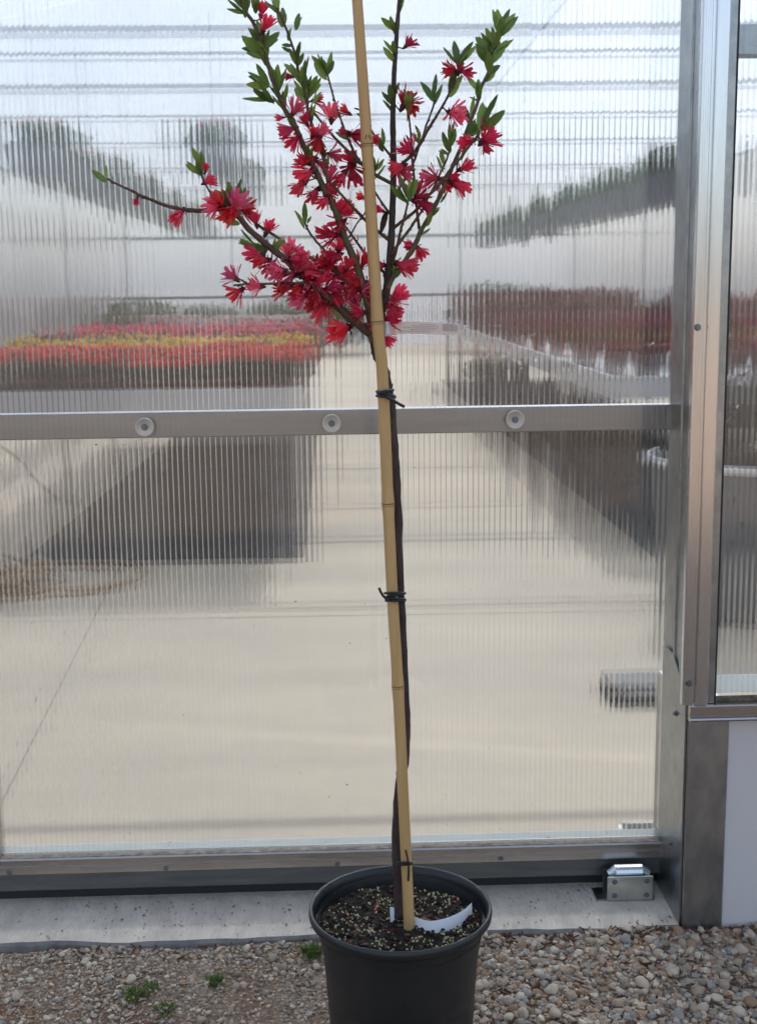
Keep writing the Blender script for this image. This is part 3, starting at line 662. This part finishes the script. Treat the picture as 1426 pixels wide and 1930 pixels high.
# blossom meshes: narrow strap petals round a dark calyx, axis +Z, about 1 unit = 20 mm
def blossom_mesh(k):
    V = []; F = []; mi = []
    n = int(rng.integers(24, 32)); openness = (.55, .75, .98, .85, .65, .45)[k]
    def strip(base, d, side, nrm, L, wd, curl, mt):
        b = len(V); prof = [(0, .28), (.3, .55), (.65, .95), (.88, 1.), (1.0, .45)]
        for t, ww in prof:
            c = base + d * L * t + nrm * curl * L * t * t
            V.append(c - side * wd * ww + nrm * wd * .25 * ww); V.append(c); V.append(c + side * wd * ww + nrm * wd * .25 * ww)
        for i in range(4):
            for j in range(2): F.append((b + i * 3 + j, b + i * 3 + j + 1, b + i * 3 + j + 4, b + i * 3 + j + 3)); mi.append(mt)
    for i in range(n):
        layer = i % 3; a = 2.399 * i + rng.uniform(-.25, .25)
        th = openness * (.45 + .35 * layer) + rng.uniform(-.16, .16)
        rd = np.array([math.cos(a), math.sin(a), 0]); d = rd * math.sin(th) + np.array([0, 0, math.cos(th)])
        sd_ = np.array([-math.sin(a), math.cos(a), 0]); tw = rng.uniform(-.5, .5)
        nrm = np.cross(d, sd_); sd2 = sd_ * math.cos(tw) + nrm * math.sin(tw); nr2 = np.cross(d, sd2)
        strip(np.array([0, 0, .12]) + rd * .06, d, sd2, nr2, rng.uniform(.66, 1.06), rng.uniform(.062, .098), rng.uniform(-.18, .12), 0)
    for i in range(14):      # stamens
        a = rng.uniform(0, 6.28); th = rng.uniform(.05, .5); d = np.array([math.cos(a) * math.sin(th), math.sin(a) * math.sin(th), math.cos(th)])
        strip(np.array([0, 0, .1]), d, np.array([-math.sin(a), math.cos(a), 0]), np.array([0, 0, 1.]), rng.uniform(.35, .55), .018, 0, 1)
    Vc, Fc = tube([(0, 0, -.16), (0, 0, -.05), (0, 0, .06), (0, 0, .16)], [.05, .10, .14, .17], 8, cap=False)
    b = len(V); V += list(Vc); F += [[q + b for q in f] for f in Fc]; mi += [1] * len(Fc)
    for i in range(5):
        a = 6.283 * i / 5; rd = np.array([math.cos(a), math.sin(a), 0])
        strip(rd * .13 + [0, 0, .12], rd * .8 + np.array([0, 0, .5]), np.array([-math.sin(a), math.cos(a), 0]), np.array([0, 0, -1.]), .25, .07, .2, 1)
    return mesh('blossom', V, F, [M_PETAL[(0, 1, 0, 2, 1, 0)[k]], M_CALYX], True, mi)
BM = [blossom_mesh(k) for k in range(6)]
FL = [(494, 20, 80, .75), (500, 48, 60, 1.), (548, 145, 200, .6), (596, 188, 10, .75), (556, 205, 60, .9), (528, 222, 190, .5), (545, 245, 200, 1.05), (556, 265, 230, 1.05), (590, 250, 70, .8),
 (598, 268, 250, 1.2), (606, 248, 40, .75), (624, 215, 90, 1.05), (652, 210, 150, .75), (668, 256, -20, 1.), (650, 248, 180, .6), (628, 292, -20, .85), (662, 300, 120, .9), (663, 322, -70, 1.2), (645, 332, 240, .95),
 (572, 305, 160, .85), (578, 326, 200, 1.3), (566, 352, 220, 1.1), (592, 365, 240, .9), (616, 355, 0, 1.05), (622, 330, 80, .85), (612, 378, 230, .9), (640, 392, 60, 1.1), (650, 402, 20, 1.1), (642, 422, 230, 1.05),
 (622, 442, 180, 1.15), (640, 462, 80, 1.1), (630, 482, 200, 1.05), (622, 500, 150, 1.05), (685, 495, 60, 1.2), (680, 533, 180, 1.25), (690, 548, 0, 1.05), (668, 566, 100, 1.15), (676, 588, 180, 1.), (645, 620, 205, 1.5), (696, 612, 0, .7),
 (660, 545, 220, 1.), (640, 545, 250, 1.05), (655, 525, 120, 1.1), (402, 388, 190, 1.05), (414, 380, 150, .85), (430, 402, 220, 1.1), (447, 383, 60, 1.3), (460, 395, -20, 1.1), (440, 395, 250, .9), (482, 415, 100, .95), (505, 432, 60, .95),
 (480, 478, 170, 1.05), (495, 492, 200, 1.15), (508, 502, 230, 1.), (545, 473, 70, 1.15), (555, 488, 0, 1.1), (525, 510, 190, 1.1), (545, 520, 220, 1.2), (565, 503, 60, 1.2), (577, 520, 0, 1.15), (560, 545, 230, 1.2),
 (585, 540, 250, 1.2), (592, 560, 230, 1.3), (607, 578, 240, 1.4), (566, 565, 220, 1.05), (600, 528, 60, 1.1), (625, 545, 0, 1.1), (634, 562, -80, 1.05), (540, 540, 200, 1.), (528, 548, 190, .85), (600, 502, 80, 1.05),
 (620, 492, 40, 1.1), (612, 515, -30, 1.15), (640, 518, 20, 1.1), (655, 500, 60, .9), (573, 493, 100, 1.0), (590, 512, 180, 1.1), (438, 520, 140, .95), (447, 552, 220, .95), (483, 540, 180, .95), (258, 376, 250, .5), (338, 404, 240, .95),
 (392, 342, 20, .7), (388, 318, 80, .5), (770, 82, 40, .85), (765, 190, 60, 1.25), (774, 200, -40, .9), (848, 132, 180, .85), (864, 128, 90, .8), (876, 136, -20, .85), (856, 214, -30, 1.05), (768, 280, 140, 1.15),
 (752, 314, 200, .9), (756, 325, -40, .95), (782, 360, 100, 1.), (790, 380, -20, 1.15), (815, 335, 180, 1.), (850, 338, 10, 1.15), (862, 350, -40, 1.2), (875, 315, 20, 1.05), (836, 345, -60, .95), (884, 266, 200, .95),
 (918, 258, 40, 1.3), (914, 275, -60, .8), (775, 464, 170, .8), (790, 472, -60, .85), (760, 500, -20, 1.25), (716, 500, 190, .9), (745, 562, 25, 1.35), (736, 574, -50, 1.05), (735, 600, 20, 1.2), (729, 638, -50, 1.), (718, 396, 160, .6), (682, 372, 160, .65), (700, 262, -20, .7), (575, 228, 120, .8), (585, 300, 200, .95), (605, 308, -20, .85)]
stalk = []
for x, y, ang, s in FL:
    bp, dist, holder = nearest(x, y)
    jit = rng.uniform(-.014, .010)
    c = atY(x, y, bp[1] + jit); a = math.radians(ang)
    d = cr * math.cos(a) + cu * math.sin(a) - cf * rng.uniform(.05, .75); d /= np.linalg.norm(d)
    sz = .0245 * s * rng.uniform(.9, 1.08); b0 = c - d * sz * .42
    q = Vector(d).to_track_quat('Z', 'Y') @ Quaternion((0, 0, 1), rng.uniform(0, 6.28))
    k = int(rng.integers(6)) if s > .65 else 5
    o = obj('blossom', BM[k], holder, tuple(b0 - TB)); o.rotation_mode = 'QUATERNION'; o.rotation_quaternion = q; o.scale = (sz,) * 3
    if np.linalg.norm(bp - b0) < .05:
        mid = (bp + b0) / 2 - d * .003
        stalk.append(tube([bp - TB, mid - TB, b0 - d * sz * .12 - TB], [.0012, .001, .0012], 5))
V, F = join(stalk); stuff(obj('flower_stalks', mesh('flower_stalks', V, F, M_TWIG, True), tree))

def leaf_mesh(k):
    V = []; F = []; n = 9; wr = (.145, .17, .125, .185)[k]; fold = (.35, .2, .5, .3)[k]; curl = (.12, -.1, .25, .05)[k]
    for i in range(n):
        t = i / (n - 1); wd = wr * (max(0, math.sin(math.pi * min(1, t * .96 + .03) ** .92)) ** .72) + .004
        z = curl * t * t; ser = 1 + (.06 if i % 2 else -.03)
        V += [(-wd * ser * math.cos(fold), t, z + wd * math.sin(fold)), (0, t, z), (wd * ser * math.cos(fold), t, z + wd * math.sin(fold))]
    for i in range(n - 1):
        for j in range(2): F.append((i * 3 + j, i * 3 + j + 1, i * 3 + j + 4, i * 3 + j + 3))
    return V, F
LMESH = [mesh('leaf', *leaf_mesh(k), M_LEAF[m], True) for k in range(4) for m in range(3)]
LF = [(462, 22, 100, 4, 42), (455, 24, 150, 2, 34), (484, 22, 80, 2, 36), (480, 82, 150, 3, 40), (490, 105, 125, 4, 46), (503, 90, 60, 3, 38), (505, 160, 150, 3, 42), (517, 192, 165, 3, 50), (524, 175, 85, 4, 44), (508, 120, 120, 4, 42),
 (530, 200, 110, 4, 38), (515, 22, 120, 4, 36), (530, 40, 95, 3, 32), (546, 66, 70, 2, 28), (558, 56, 75, 2, 32), (545, 90, 160, 2, 24), (560, 116, 85, 3, 30), (566, 165, 100, 4, 46), (574, 184, 105, 4, 44), (580, 178, 70, 3, 42), (592, 206, 50, 2, 30),
 (612, 138, 100, 3, 42), (610, 140, 135, 2, 36), (618, 138, 60, 1, 34), (652, 270, 150, 1, 26), (682, 232, 165, 1, 24), (614, 276, 65, 2, 22), (582, 296, 110, 3, 28), (592, 300, 85, 2, 28), (592, 236, 90, 2, 30), (614, 328, 100, 2, 24), (560, 245, 120, 2, 26),
 (422, 388, 115, 4, 42), (440, 386, 120, 4, 42), (455, 386, 110, 3, 34), (445, 420, 155, 3, 32), (478, 462, 165, 3, 32), (502, 478, 120, 4, 32), (515, 474, 60, 3, 28), (530, 480, 130, 2, 26), (380, 322, 115, 3, 34), (380, 318, 95, 2, 34), (202, 334, 148, 1, 32), (202, 332, 95, 1, 24),
 (572, 420, 105, 2, 38), (578, 426, 55, 1, 20), (610, 490, 150, 2, 24), (640, 596, 150, 2, 32), (650, 580, 125, 1, 24), (660, 585, 60, 1, 22), (738, 62, 112, 3, 38), (754, 40, 72, 2, 46), (740, 112, 112, 3, 30), (739, 200, 112, 3, 34), (746, 190, 70, 2, 30), (771, 212, 95, 3, 38), (776, 215, 65, 2, 34),
 (863, 122, 95, 1, 56), (860, 122, 130, 1, 34), (866, 122, 50, 2, 44), (818, 196, 116, 2, 52), (820, 196, 62, 2, 48), (848, 176, 70, 3, 38), (944, 64, 72, 5, 46), (932, 90, 108, 4, 48), (922, 128, 118, 4, 42), (932, 112, 55, 3, 44), (934, 84, 100, 3, 42), (918, 145, 55, 3, 32), (902, 180, 108, 3, 36), (900, 185, 155, 1, 22),
 (906, 238, 68, 4, 50), (882, 228, 102, 3, 36), (884, 252, 42, 3, 40), (888, 240, 110, 1, 28), (850, 280, 88, 4, 42), (849, 285, 150, 2, 24), (838, 312, 105, 2, 34), (792, 272, 115, 3, 30), (766, 372, 142, 2, 40), (767, 370, 105, 2, 44), (770, 372, 68, 2, 40), (720, 278, 120, 3, 34), (708, 330, 60, 3, 30), (706, 332, 105, 2, 28),
 (742, 535, 60, 2, 34), (800, 440, 40, 2, 26), (806, 418, 55, 3, 30), (832, 372, 48, 2, 30), (872, 300, 60, 2, 28), (818, 400, 30, 1, 20), (664, 458, 60, 1, 18), (598, 350, 150, 2, 24)]
for x, y, ang, n, ln in LF:
    bp, dist, holder = nearest(x, y)
    n = n + (1 if n >= 3 else 0)
    for k in range(n):
        a = math.radians(ang + (k - (n - 1) / 2) * 15 + rng.uniform(-12, 12))
        d = cr * math.cos(a) + cu * math.sin(a) - cf * rng.uniform(-.5, .6); d /= np.linalg.norm(d)
        b0 = bp + d * .001 + cu * rng.uniform(-.011, .008) if dist < 12 else atY(x + rng.uniform(-3, 3), y + rng.uniform(-4, 4), bp[1])
        up = Vector(-cf + cu * rng.uniform(-.5, .8) + cr * rng.uniform(-1.3, 1.3)); dv = Vector(d)
        xa = dv.cross(up).normalized(); za = xa.cross(dv)
        L = ln * MPP * rng.uniform(.78, 1.1)
        o = obj('leaf', LMESH[int(rng.integers(12))], holder); o.matrix_local = Matrix.Translation(Vector(b0 - TB)) @ Matrix((xa, dv, za)).transposed().to_4x4() @ Matrix.Scale(L, 4)
# curled dead leaf on the leader
V, F = leaf_mesh(2); V = [(x * 1.2, y, z + .4 * math.sin(y * 5)) for x, y, z in V]
o = obj('dead_leaf', mesh('dead_leaf', V, F, mat('dead_leaf', (.05, .025, .018), .8, noise=.5, nscale=50)), tree, tuple(P(729, 398, -.01) - TB), (math.radians(-80), .3, 0), (.032,) * 3)
o['label'] = 'curled dark brown dead leaf hanging on the upright leader'

# ties
def tie(name, loops, tails, r, label, m=M_TIE):
    parts = [tube(smooth_path(l, 4), r, 7) for l in loops] + [tube(smooth_path(t, 4), r * .95, 7) for t in tails]
    V, F = join(parts); return tag(obj(name, mesh(name, V, F, m, True)), label, 'plant tie', 'ties holding the trunk to the cane')
def loop(cx, cy, w, tilt, n=16, front=-.040, back=.013):
    out = []
    for i in range(n + 1):
        t = 2 * math.pi * i / n; x = cx + w * math.cos(t)
        out.append(P(x, cy + tilt * math.cos(t), (front + back) / 2 - (back - front) / 2 * math.sin(t)))
    return out
tie('plant_tie', [loop(726, 742, 16, 4), loop(727, 747, 17, 1), loop(726, 738, 14, -3)], [[P(728, 748, -.044), P(742, 756, -.045), P(762, 767, -.046)]], .0024, 'black rubber tie with a long slanting tail just under the branches')
tie('plant_tie', [loop(744, 1122, 19, -4), loop(744, 1128, 19, 2), loop(745, 1132, 18, 0), loop(744, 1118, 19, 0)], [[P(731, 1131, -.044), P(721, 1122, -.045), P(714, 1108, -.046)]], .0021, 'black rubber tie with a short upturned tail halfway down the cane')
tie('plant_tie', [loop(762, 1626, 15, 0, front=-.040, back=.012), loop(762, 1630, 15, -1, front=-.040, back=.012)], [[P(764, 1602, -.0385), P(768, 1620, -.042), P(770, 1640, -.0405), P(769, 1660, -.039)]], .0016, 'thin dark wire tie around trunk and cane just above the soil')

# hanging price tag
tg = thing('plant_tag', 'long pale paper tag with small print and barcode tied below the crown', 'tag', tuple(P(735, 618, .015)))
o3 = np.array(tg.location)
def strip(pts_top, pts_bot, m, name):
    a = smooth_path(pts_top, 4); b = smooth_path(pts_bot, 4); V = []; F = []
    for p, q in zip(a, b): V += [p, q, p + [0, .0004, 0], q + [0, .0004, 0]]
    for i in range(len(a) - 1):
        F += [(4 * i, 4 * i + 1, 4 * i + 5, 4 * i + 4), (4 * i + 2, 4 * i + 6, 4 * i + 7, 4 * i + 3), (4 * i, 4 * i + 4, 4 * i + 6, 4 * i + 2), (4 * i + 1, 4 * i + 3, 4 * i + 7, 4 * i + 5)]
    V = np.array(V) - o3; return obj(name, mesh(name, V, F, m, False), tg)
strip([P(722, 606, -.012), P(729, 606, -.016), P(737, 607, -.008)], [P(722, 634, -.012), P(729, 634, -.016), P(737, 630, -.008)], M_TAGW, 'folded_end')
strip([P(734, 607, -.006), P(780, 606, .004), P(830, 609, .012), P(884, 613, .014)], [P(734, 630, -.006), P(780, 629, .004), P(830, 631, .012), P(866, 630, .0135)], M_TAG, 'paper_strip')
V = []; F = []
def pr(x0, x1, y0, y1):
    b = len(V); dyy = lambda x: -.0005 + np.interp(x, [734, 780, 830, 884], [-.006, .004, .012, .014]) - .0006
    for x, y in ((x0, y0), (x1, y0), (x1, y1), (x0, y1)): V.append(P(x, y + (x - 780) * .035, dyy(x)) - o3)
    F.append((b, b + 1, b + 2, b + 3))
for yy, xa, xb in ((610, 790, 822), (613.5, 776, 826), (617, 760, 824), (620.5, 772, 820), (624, 758, 812)):
    x = xa
    while x < xb: l = rng.uniform(3, 9); pr(x, min(x + l, xb), yy, yy + 1.3); x += l + 1.6
for yy in (611, 615, 619): pr(866, 874, yy - 3, yy - 1.6)
obj('printed_text', mesh('printed_text', V, F, M_PRINT), tg)
V = []; F = []; x = 834
while x < 860: l = rng.choice([.7, 1.2, 1.8]); pr(x, x + l, 608, 622); x += l + rng.choice([.8, 1.3])
obj('barcode', mesh('barcode', V, F, M_PRINT), tg)

# ------------------------------------------------------------------ inside the greenhouse
def leafball(n, r, h, m, size=.05, seed=0, up=.4):
    g = np.random.default_rng(seed); V = []; F = []
    for i in range(n):
        d = g.standard_normal(3); d /= np.linalg.norm(d); rr = g.random() ** .4
        c = np.array([d[0] * r * rr, d[1] * r * rr, h * .5 + d[2] * h * .5 * rr])
        a = g.standard_normal(3); a[2] += up; a /= np.linalg.norm(a); b = np.cross(a, g.standard_normal(3)); b /= np.linalg.norm(b)
        s = size * g.uniform(.6, 1.3); k = len(V)
        V += [c - a * s, c + b * s * .42, c + a * s, c - b * s * .42]; F.append((k, k + 1, k + 2, k + 3))
    return V, F
def bloomball(n, r, h, seed, s=.016):
    g = np.random.default_rng(seed); parts = []
    for i in range(n):
        a = g.uniform(0, 6.28); rr = r * math.sqrt(g.random()); c = np.array([rr * math.cos(a), rr * math.sin(a), h * (1 - .35 * (rr / r) ** 2) * g.uniform(.85, 1.08)])
        parts.append((ICO1[0] * s * g.uniform(.7, 1.3) * [1, 1, .7] * (1 + g.uniform(-.2, .2, (12, 1))) + c, ICO1[1]))
    return join(parts)
def potplant(name, label, group, bloom, potm, fol, seed, r=.10, ph=.085, fh=.12, nb=58):
    t = thing(name, label, 'plant', (0, 0, 0), group)
    V, F = lathe([(0, .001), (.05, .001), (.052, .004), (.068, ph - .02), (.074, ph - .02), (.074, ph), (.066, ph), (.064, ph - .015), (0, ph - .015)], 16)
    obj('pot', mesh('pot', V, F, potm, True), t)
    V, F = leafball(150, r, fh, fol, .045, seed); V = [(v[0], v[1], v[2] + ph - .01) for v in V]; obj('foliage', mesh('foliage', V, F, fol), t)
    if bloom is not None:
        V, F = bloomball(nb, r * .95, fh * 1.02, seed + 9); V = [(v[0], v[1], v[2] + ph) for v in V]; obj('blooms', mesh('blooms', V, F, bloom, True), t)
    return t
def bench(name, label, x0, x1, y0, y1, z):
    t = thing(name, label, 'bench', ((x0 + x1) / 2, y0, 0)); ox, oy = (x0 + x1) / 2, y0
    box('bench_top', x0 - ox + .022, x1 - ox - .022, .022, y1 - oy - .022, z - .05, z - .035, M_BENCH, t)
    box('front_edge', x0 - ox, x1 - ox, 0, .02, z - .09, z + .012, M_BENCH, t, .002); box('back_edge', x0 - ox, x1 - ox, y1 - oy - .02, y1 - oy, z - .09, z + .012, M_BENCH, t)
    box('side_edge', x0 - ox, x0 - ox + .02, .0205, y1 - oy - .0205, z - .09, z + .012, M_BENCH, t); box('side_edge', x1 - ox - .02, x1 - ox, .0205, y1 - oy - .0205, z - .09, z + .012, M_BENCH, t)
    for xx in (x0 - ox + .08, x1 - ox - .08):
        for yy in np.arange(1.6, y1 - y0, 1.6): box('leg', xx - .02, xx + .02, yy - .02, yy + .02, .004, z - .0505, M_GALV, t)
    return t
BZ = float(atY(300, 737, 3.27)[2])
bench('plant_bench', 'grey metal bench carrying rows of red, yellow and pink flowers', -1.62, -.145, 3.27, 8.4, BZ)
struct(quad('bench_shade_sheet', [(-1.42, 3.24, .004), (-.15, 3.24, .004), (-.15, 9.5, .004), (-1.30, 9.5, .004)], M_BENCHSHADE, None))  # dark sheet on the floor, painted as the shade beneath the flower bench
kinds = []
for nm, lab, grp, bl, seed in (('red_flower_pot', 'potted orange red flower', 'red flowers on the bench', M_BR, 1),
                               ('yellow_flower_pot', 'potted yellow flower behind the red ones', 'yellow flowers on the bench', M_BY, 2),
                               ('pink_flower_pot', 'potted pink flower behind the yellow ones', 'pink flowers on the bench', M_BP, 3),
                               ('pale_flower_pot', 'potted pale pink flower', 'pale flowers on the bench', M_BW, 4)):
    kinds.append([potplant(nm, lab, grp, bl, M_DARKPOT if seed != 1 else M_REDPOT, M_FOLD, seed), False, lab])
rows = [(3.42, 0), (3.60, 0), (3.79, 0), (3.98, 1), (4.2, 1), (4.42, 2), (4.65, 2), (4.9, 2), (5.2, 2), (5.55, 2), (5.95, 3), (6.4, 3), (6.9, 3)]
ORD = ('first', 'second', 'third', 'fourth', 'fifth', 'sixth')
for ri, (y, k) in enumerate(rows):
    lb = '%s, %s row of its colour from the bench front' % (kinds[k][2], ORD[sum(1 for r in rows[:ri] if r[1] == k)])
    for x in np.arange(-1.54, -.17, .168):
        loc = (x + rng.uniform(-.02, .02), y + rng.uniform(-.02, .02), BZ - .0345); kd = kinds[k]; s = rng.uniform(.9, 1.1) * (1, 1.12, 1.22, 1.3)[k]
        if k >= 2 and x < -1.5 + .2 * (k - 2): continue
        if not kd[1]: kd[0].location = loc; kd[0]['label'] = lb; kd[1] = True
        else: copy_tree(kd[0], loc, lb, None, rng.uniform(0, 6.28), s)
bench('plant_bench', 'grey metal bench along the right aisle carrying burgundy plants', 1.30, 2.75, 3.6, 13.5, .76)
struct(quad('bench_shade_sheet', [(1.40, 3.1, .004), (2.9, 3.1, .004), (2.9, 14, .004), (1.34, 14, .004)], M_BENCHSHADE, None))  # shade beneath the right bench, painted as a dark sheet too
bg_ = potplant('burgundy_plant', 'bushy burgundy-leaved potted plant on the right aisle bench', 'burgundy plants on the right bench', None, M_REDPOT, M_BURG, 7, .14, .13, .24); first = True
for y in np.arange(3.8, 13, .62):
    for x, wh in ((1.50, 'in the row beside the aisle edge'), (1.9, 'in the middle row'), (2.35, 'in the row along the outer edge')):
        loc = (x + rng.uniform(-.04, .04), y + rng.uniform(-.1, .1), .7255)
        lb = 'bushy burgundy-leaved plant on the right bench ' + wh
        if first: bg_.location = loc; bg_['label'] = lb; first = False
        else: copy_tree(bg_, loc, lb, None, rng.uniform(0, 6.28), rng.uniform(.8, 1.25))
# dark floor plants beside the right aisle
dk = potplant('floor_plant', 'dark green potted plant standing on the floor by the right aisle', 'floor plants along the right aisle', None, M_DARKPOT, M_FOLD, 8, .16, .15, .30); first = True
for y in np.arange(3.5, 12, .55):
    loc = (1.62 + rng.uniform(-.06, .06), y, .0045)
    if first: dk.location = loc; first = False
    else: copy_tree(dk, loc, None, None, rng.uniform(0, 6.28), rng.uniform(.85, 1.2))
# big grey tub
tc_ = (1.52, 2.25); hT = float(atY(1240, 876, 1.98)[2])
tub = thing('grey_tub', 'large grey tub with pale rolled rim standing on the floor behind the post', 'tub', (tc_[0], tc_[1], 0))
V, F = lathe([(0, .002), (.29, .002), (.30, .01), (.345, hT - .03), (.345, hT - .02)], 48); obj('tub_body', mesh('tub_body', V, F, M_TUB, True), tub)
V, F = lathe([(.345, hT - .028), (.358, hT - .022), (.360, hT - .008), (.354, hT), (.345, hT - .004), (.335, hT - .05), (.30, .05), (0, .05)], 48); obj('tub_rim', mesh('tub_rim', V, F, M_TUBRIM, True), tub)
tubpl = thing('tub_plant', 'dark leafy plant growing in the large grey tub', 'plant', (tc_[0], tc_[1], .05))
V, F = leafball(620, .33, hT + .22, M_FOLD, .08, 12); obj('foliage', mesh('foliage', V, F, M_FOLD), tubpl)
V, F = tube([(0, 0, .002), (.01, .01, .25), (.0, .02, .5)], [.02, .015, .008], 8); obj('stem', mesh('stem', V, F, M_BARK), tubpl)
# low block with a pale band on the floor
c0 = atZ(1190, 1325, .0); tr = thing('floor_tray', 'dark tray with a pale board on it lying on the concrete inside the door', 'tray', (c0[0] + .01, c0[1] + .08, 0))
box('tray', -.075, .14, -.08, .09, .002, .026, M_DARKPOT, tr, .004); box('pale_board', -.055, .14, -.068, .07, .0265, .042, mat('pale_board', (.45, .43, .40), .6), tr, .003); box('lid', -.07, .14, -.066, .08, .0425, .056, M_DARKPOT, tr, .003)
c0 = atZ(1205, 1575, 0.); ib = thing('inner_guide', 'small zinc guide bracket on the floor just inside the door corner', 'bracket', (c0[0], c0[1] + .012, 0))
box('face_plate', -.038, .036, -.004, 0, .002, .030, M_GALV, ib); box('foot_plate', -.038, .036, .0005, .04, .001, .005, M_GALV, ib)
# coiled tan hose at the left
hp = []
hc = np.array([-1.62, 2.80])
for i in range(170):
    t = i / 169; a = t * 2 * math.pi * 6 + .5; r = .30 + .10 * math.sin(i * .31) * .5 + .03 * math.sin(i * 1.7); hp.append((hc[0] + r * math.cos(a) * 1.05 + .10 * math.sin(t * 9), hc[1] + r * math.sin(a) * .8, .013 + .012 * (i // 28) + .003 * math.sin(i)))
for px_, py_ in ((60, 1105), (150, 1108), (230, 1098), (275, 1078), (250, 1062), (150, 1060), (40, 1062)): hp.append(tuple(atZ(px_, py_, .013)))
V, F = tube(smooth_path(hp, 3), .013, 8); tag(obj('garden_hose', mesh('garden_hose', V, F, M_HOSE, True)), 'tan garden hose coiled on the concrete floor by the flower bench', 'hose')
hp2 = [atZ(0, 838, .01), atZ(40, 868, .01), atZ(70, 905, .01), atZ(110, 940, .01)]
V, F = tube(smooth_path(hp2, 5), .012, 7); tag(obj('black_hose', mesh('black_hose', V, F, M_TIE, True)), 'short black hose lying in the sun left of the flower bench', 'hose')
# hanging planters
def planter(label, group, L, bl, seed):
    t = thing('hanging_planter', label, 'planter', (0, 0, 0), group)
    sec = [(-.10, 0), (.10, 0), (.14, .17), (.15, .18), (.13, .18), (-.13, .18), (-.15, .18), (-.14, .17)]
    V = [(x, 0, z) for x, z in sec] + [(x, L, z) for x, z in sec]; n = len(sec)
    F = [(i, (i + 1) % n, n + (i + 1) % n, n + i) for i in range(n)] + [tuple(range(n)), tuple(range(n, 2 * n))[::-1]]
    obj('trough', mesh('trough', V, F, M_TROUGH), t)
    V, F = leafball(260, .20, .22, M_FOL, .05, seed); V = [(v[0], (v[1] / .2 + 1) * L / 2, v[2] + .15) for v in V]; obj('foliage', mesh('foliage', V, F, M_FOL), t)
    if bl is not None:
        V, F = bloomball(30, .17, .2, seed + 3, .02); V = [(v[0], (v[1] / .17 + 1) * L / 2, v[2] + .17) for v in V]; obj('blooms', mesh('blooms', V, F, bl, True), t)
    for yy in (.1, L - .1):
        V, F = tube([(0, yy, .16), (0, yy, 1.0)], .004, 4); obj('hanger', mesh('hanger', V, F, M_GALV), t)
    return t
pr_ = planter('grey hanging trough with green foliage in the right row', 'hanging troughs on the right', 1.5, None, 21); pr_.location = (2.28, 5.6, 1.72)
for y in (7.25, 8.9, 10.55, 12.2, 13.85, 15.5): copy_tree(pr_, (2.28, y, 1.72))
pl_ = planter('grey hanging trough with pink flowers above the flower bench', 'hanging troughs on the left', 1.7, M_BP, 25); pl_.location = (-1.75, 5.3, 1.86)
for y in (7.15, 9.0, 10.85, 12.7, 14.55): copy_tree(pl_, (-1.75, y, 1.86))
pm_ = planter('short grey hanging trough with pink flowers over the aisle', 'troughs over the aisle', .9, M_BP, 28); pm_.location = (-.74, 5.9, 1.90)
copy_tree(pm_, (-.74, 8.4, 1.90))
# shrubs at the far end, seen as a green band
sh = thing('far_shrub', 'green shrub near the far end wall of the greenhouse', 'shrub', (0, 0, 0), 'shrubs along the far end')
V, F = leafball(520, .75, .95, M_FOL, .11, 31); obj('crown', mesh('crown', [(v[0], v[1], v[2] + .12) for v in V], F, M_FOL), sh)
V, F = tube([(0, 0, 0), (.02, 0, .5)], [.04, .02], 7); obj('trunk', mesh('shrub_trunk', V, F, M_BARK), sh)
sh.location = (-3.5, 21.5, 0)
for i, x in enumerate((-2.2, -1.0, .1, 2.9, 4.0)): copy_tree(sh, (x, 21.5 + rng.uniform(-1, 1), 0), None, None, rng.uniform(0, 6), rng.uniform(.85, 1.2))
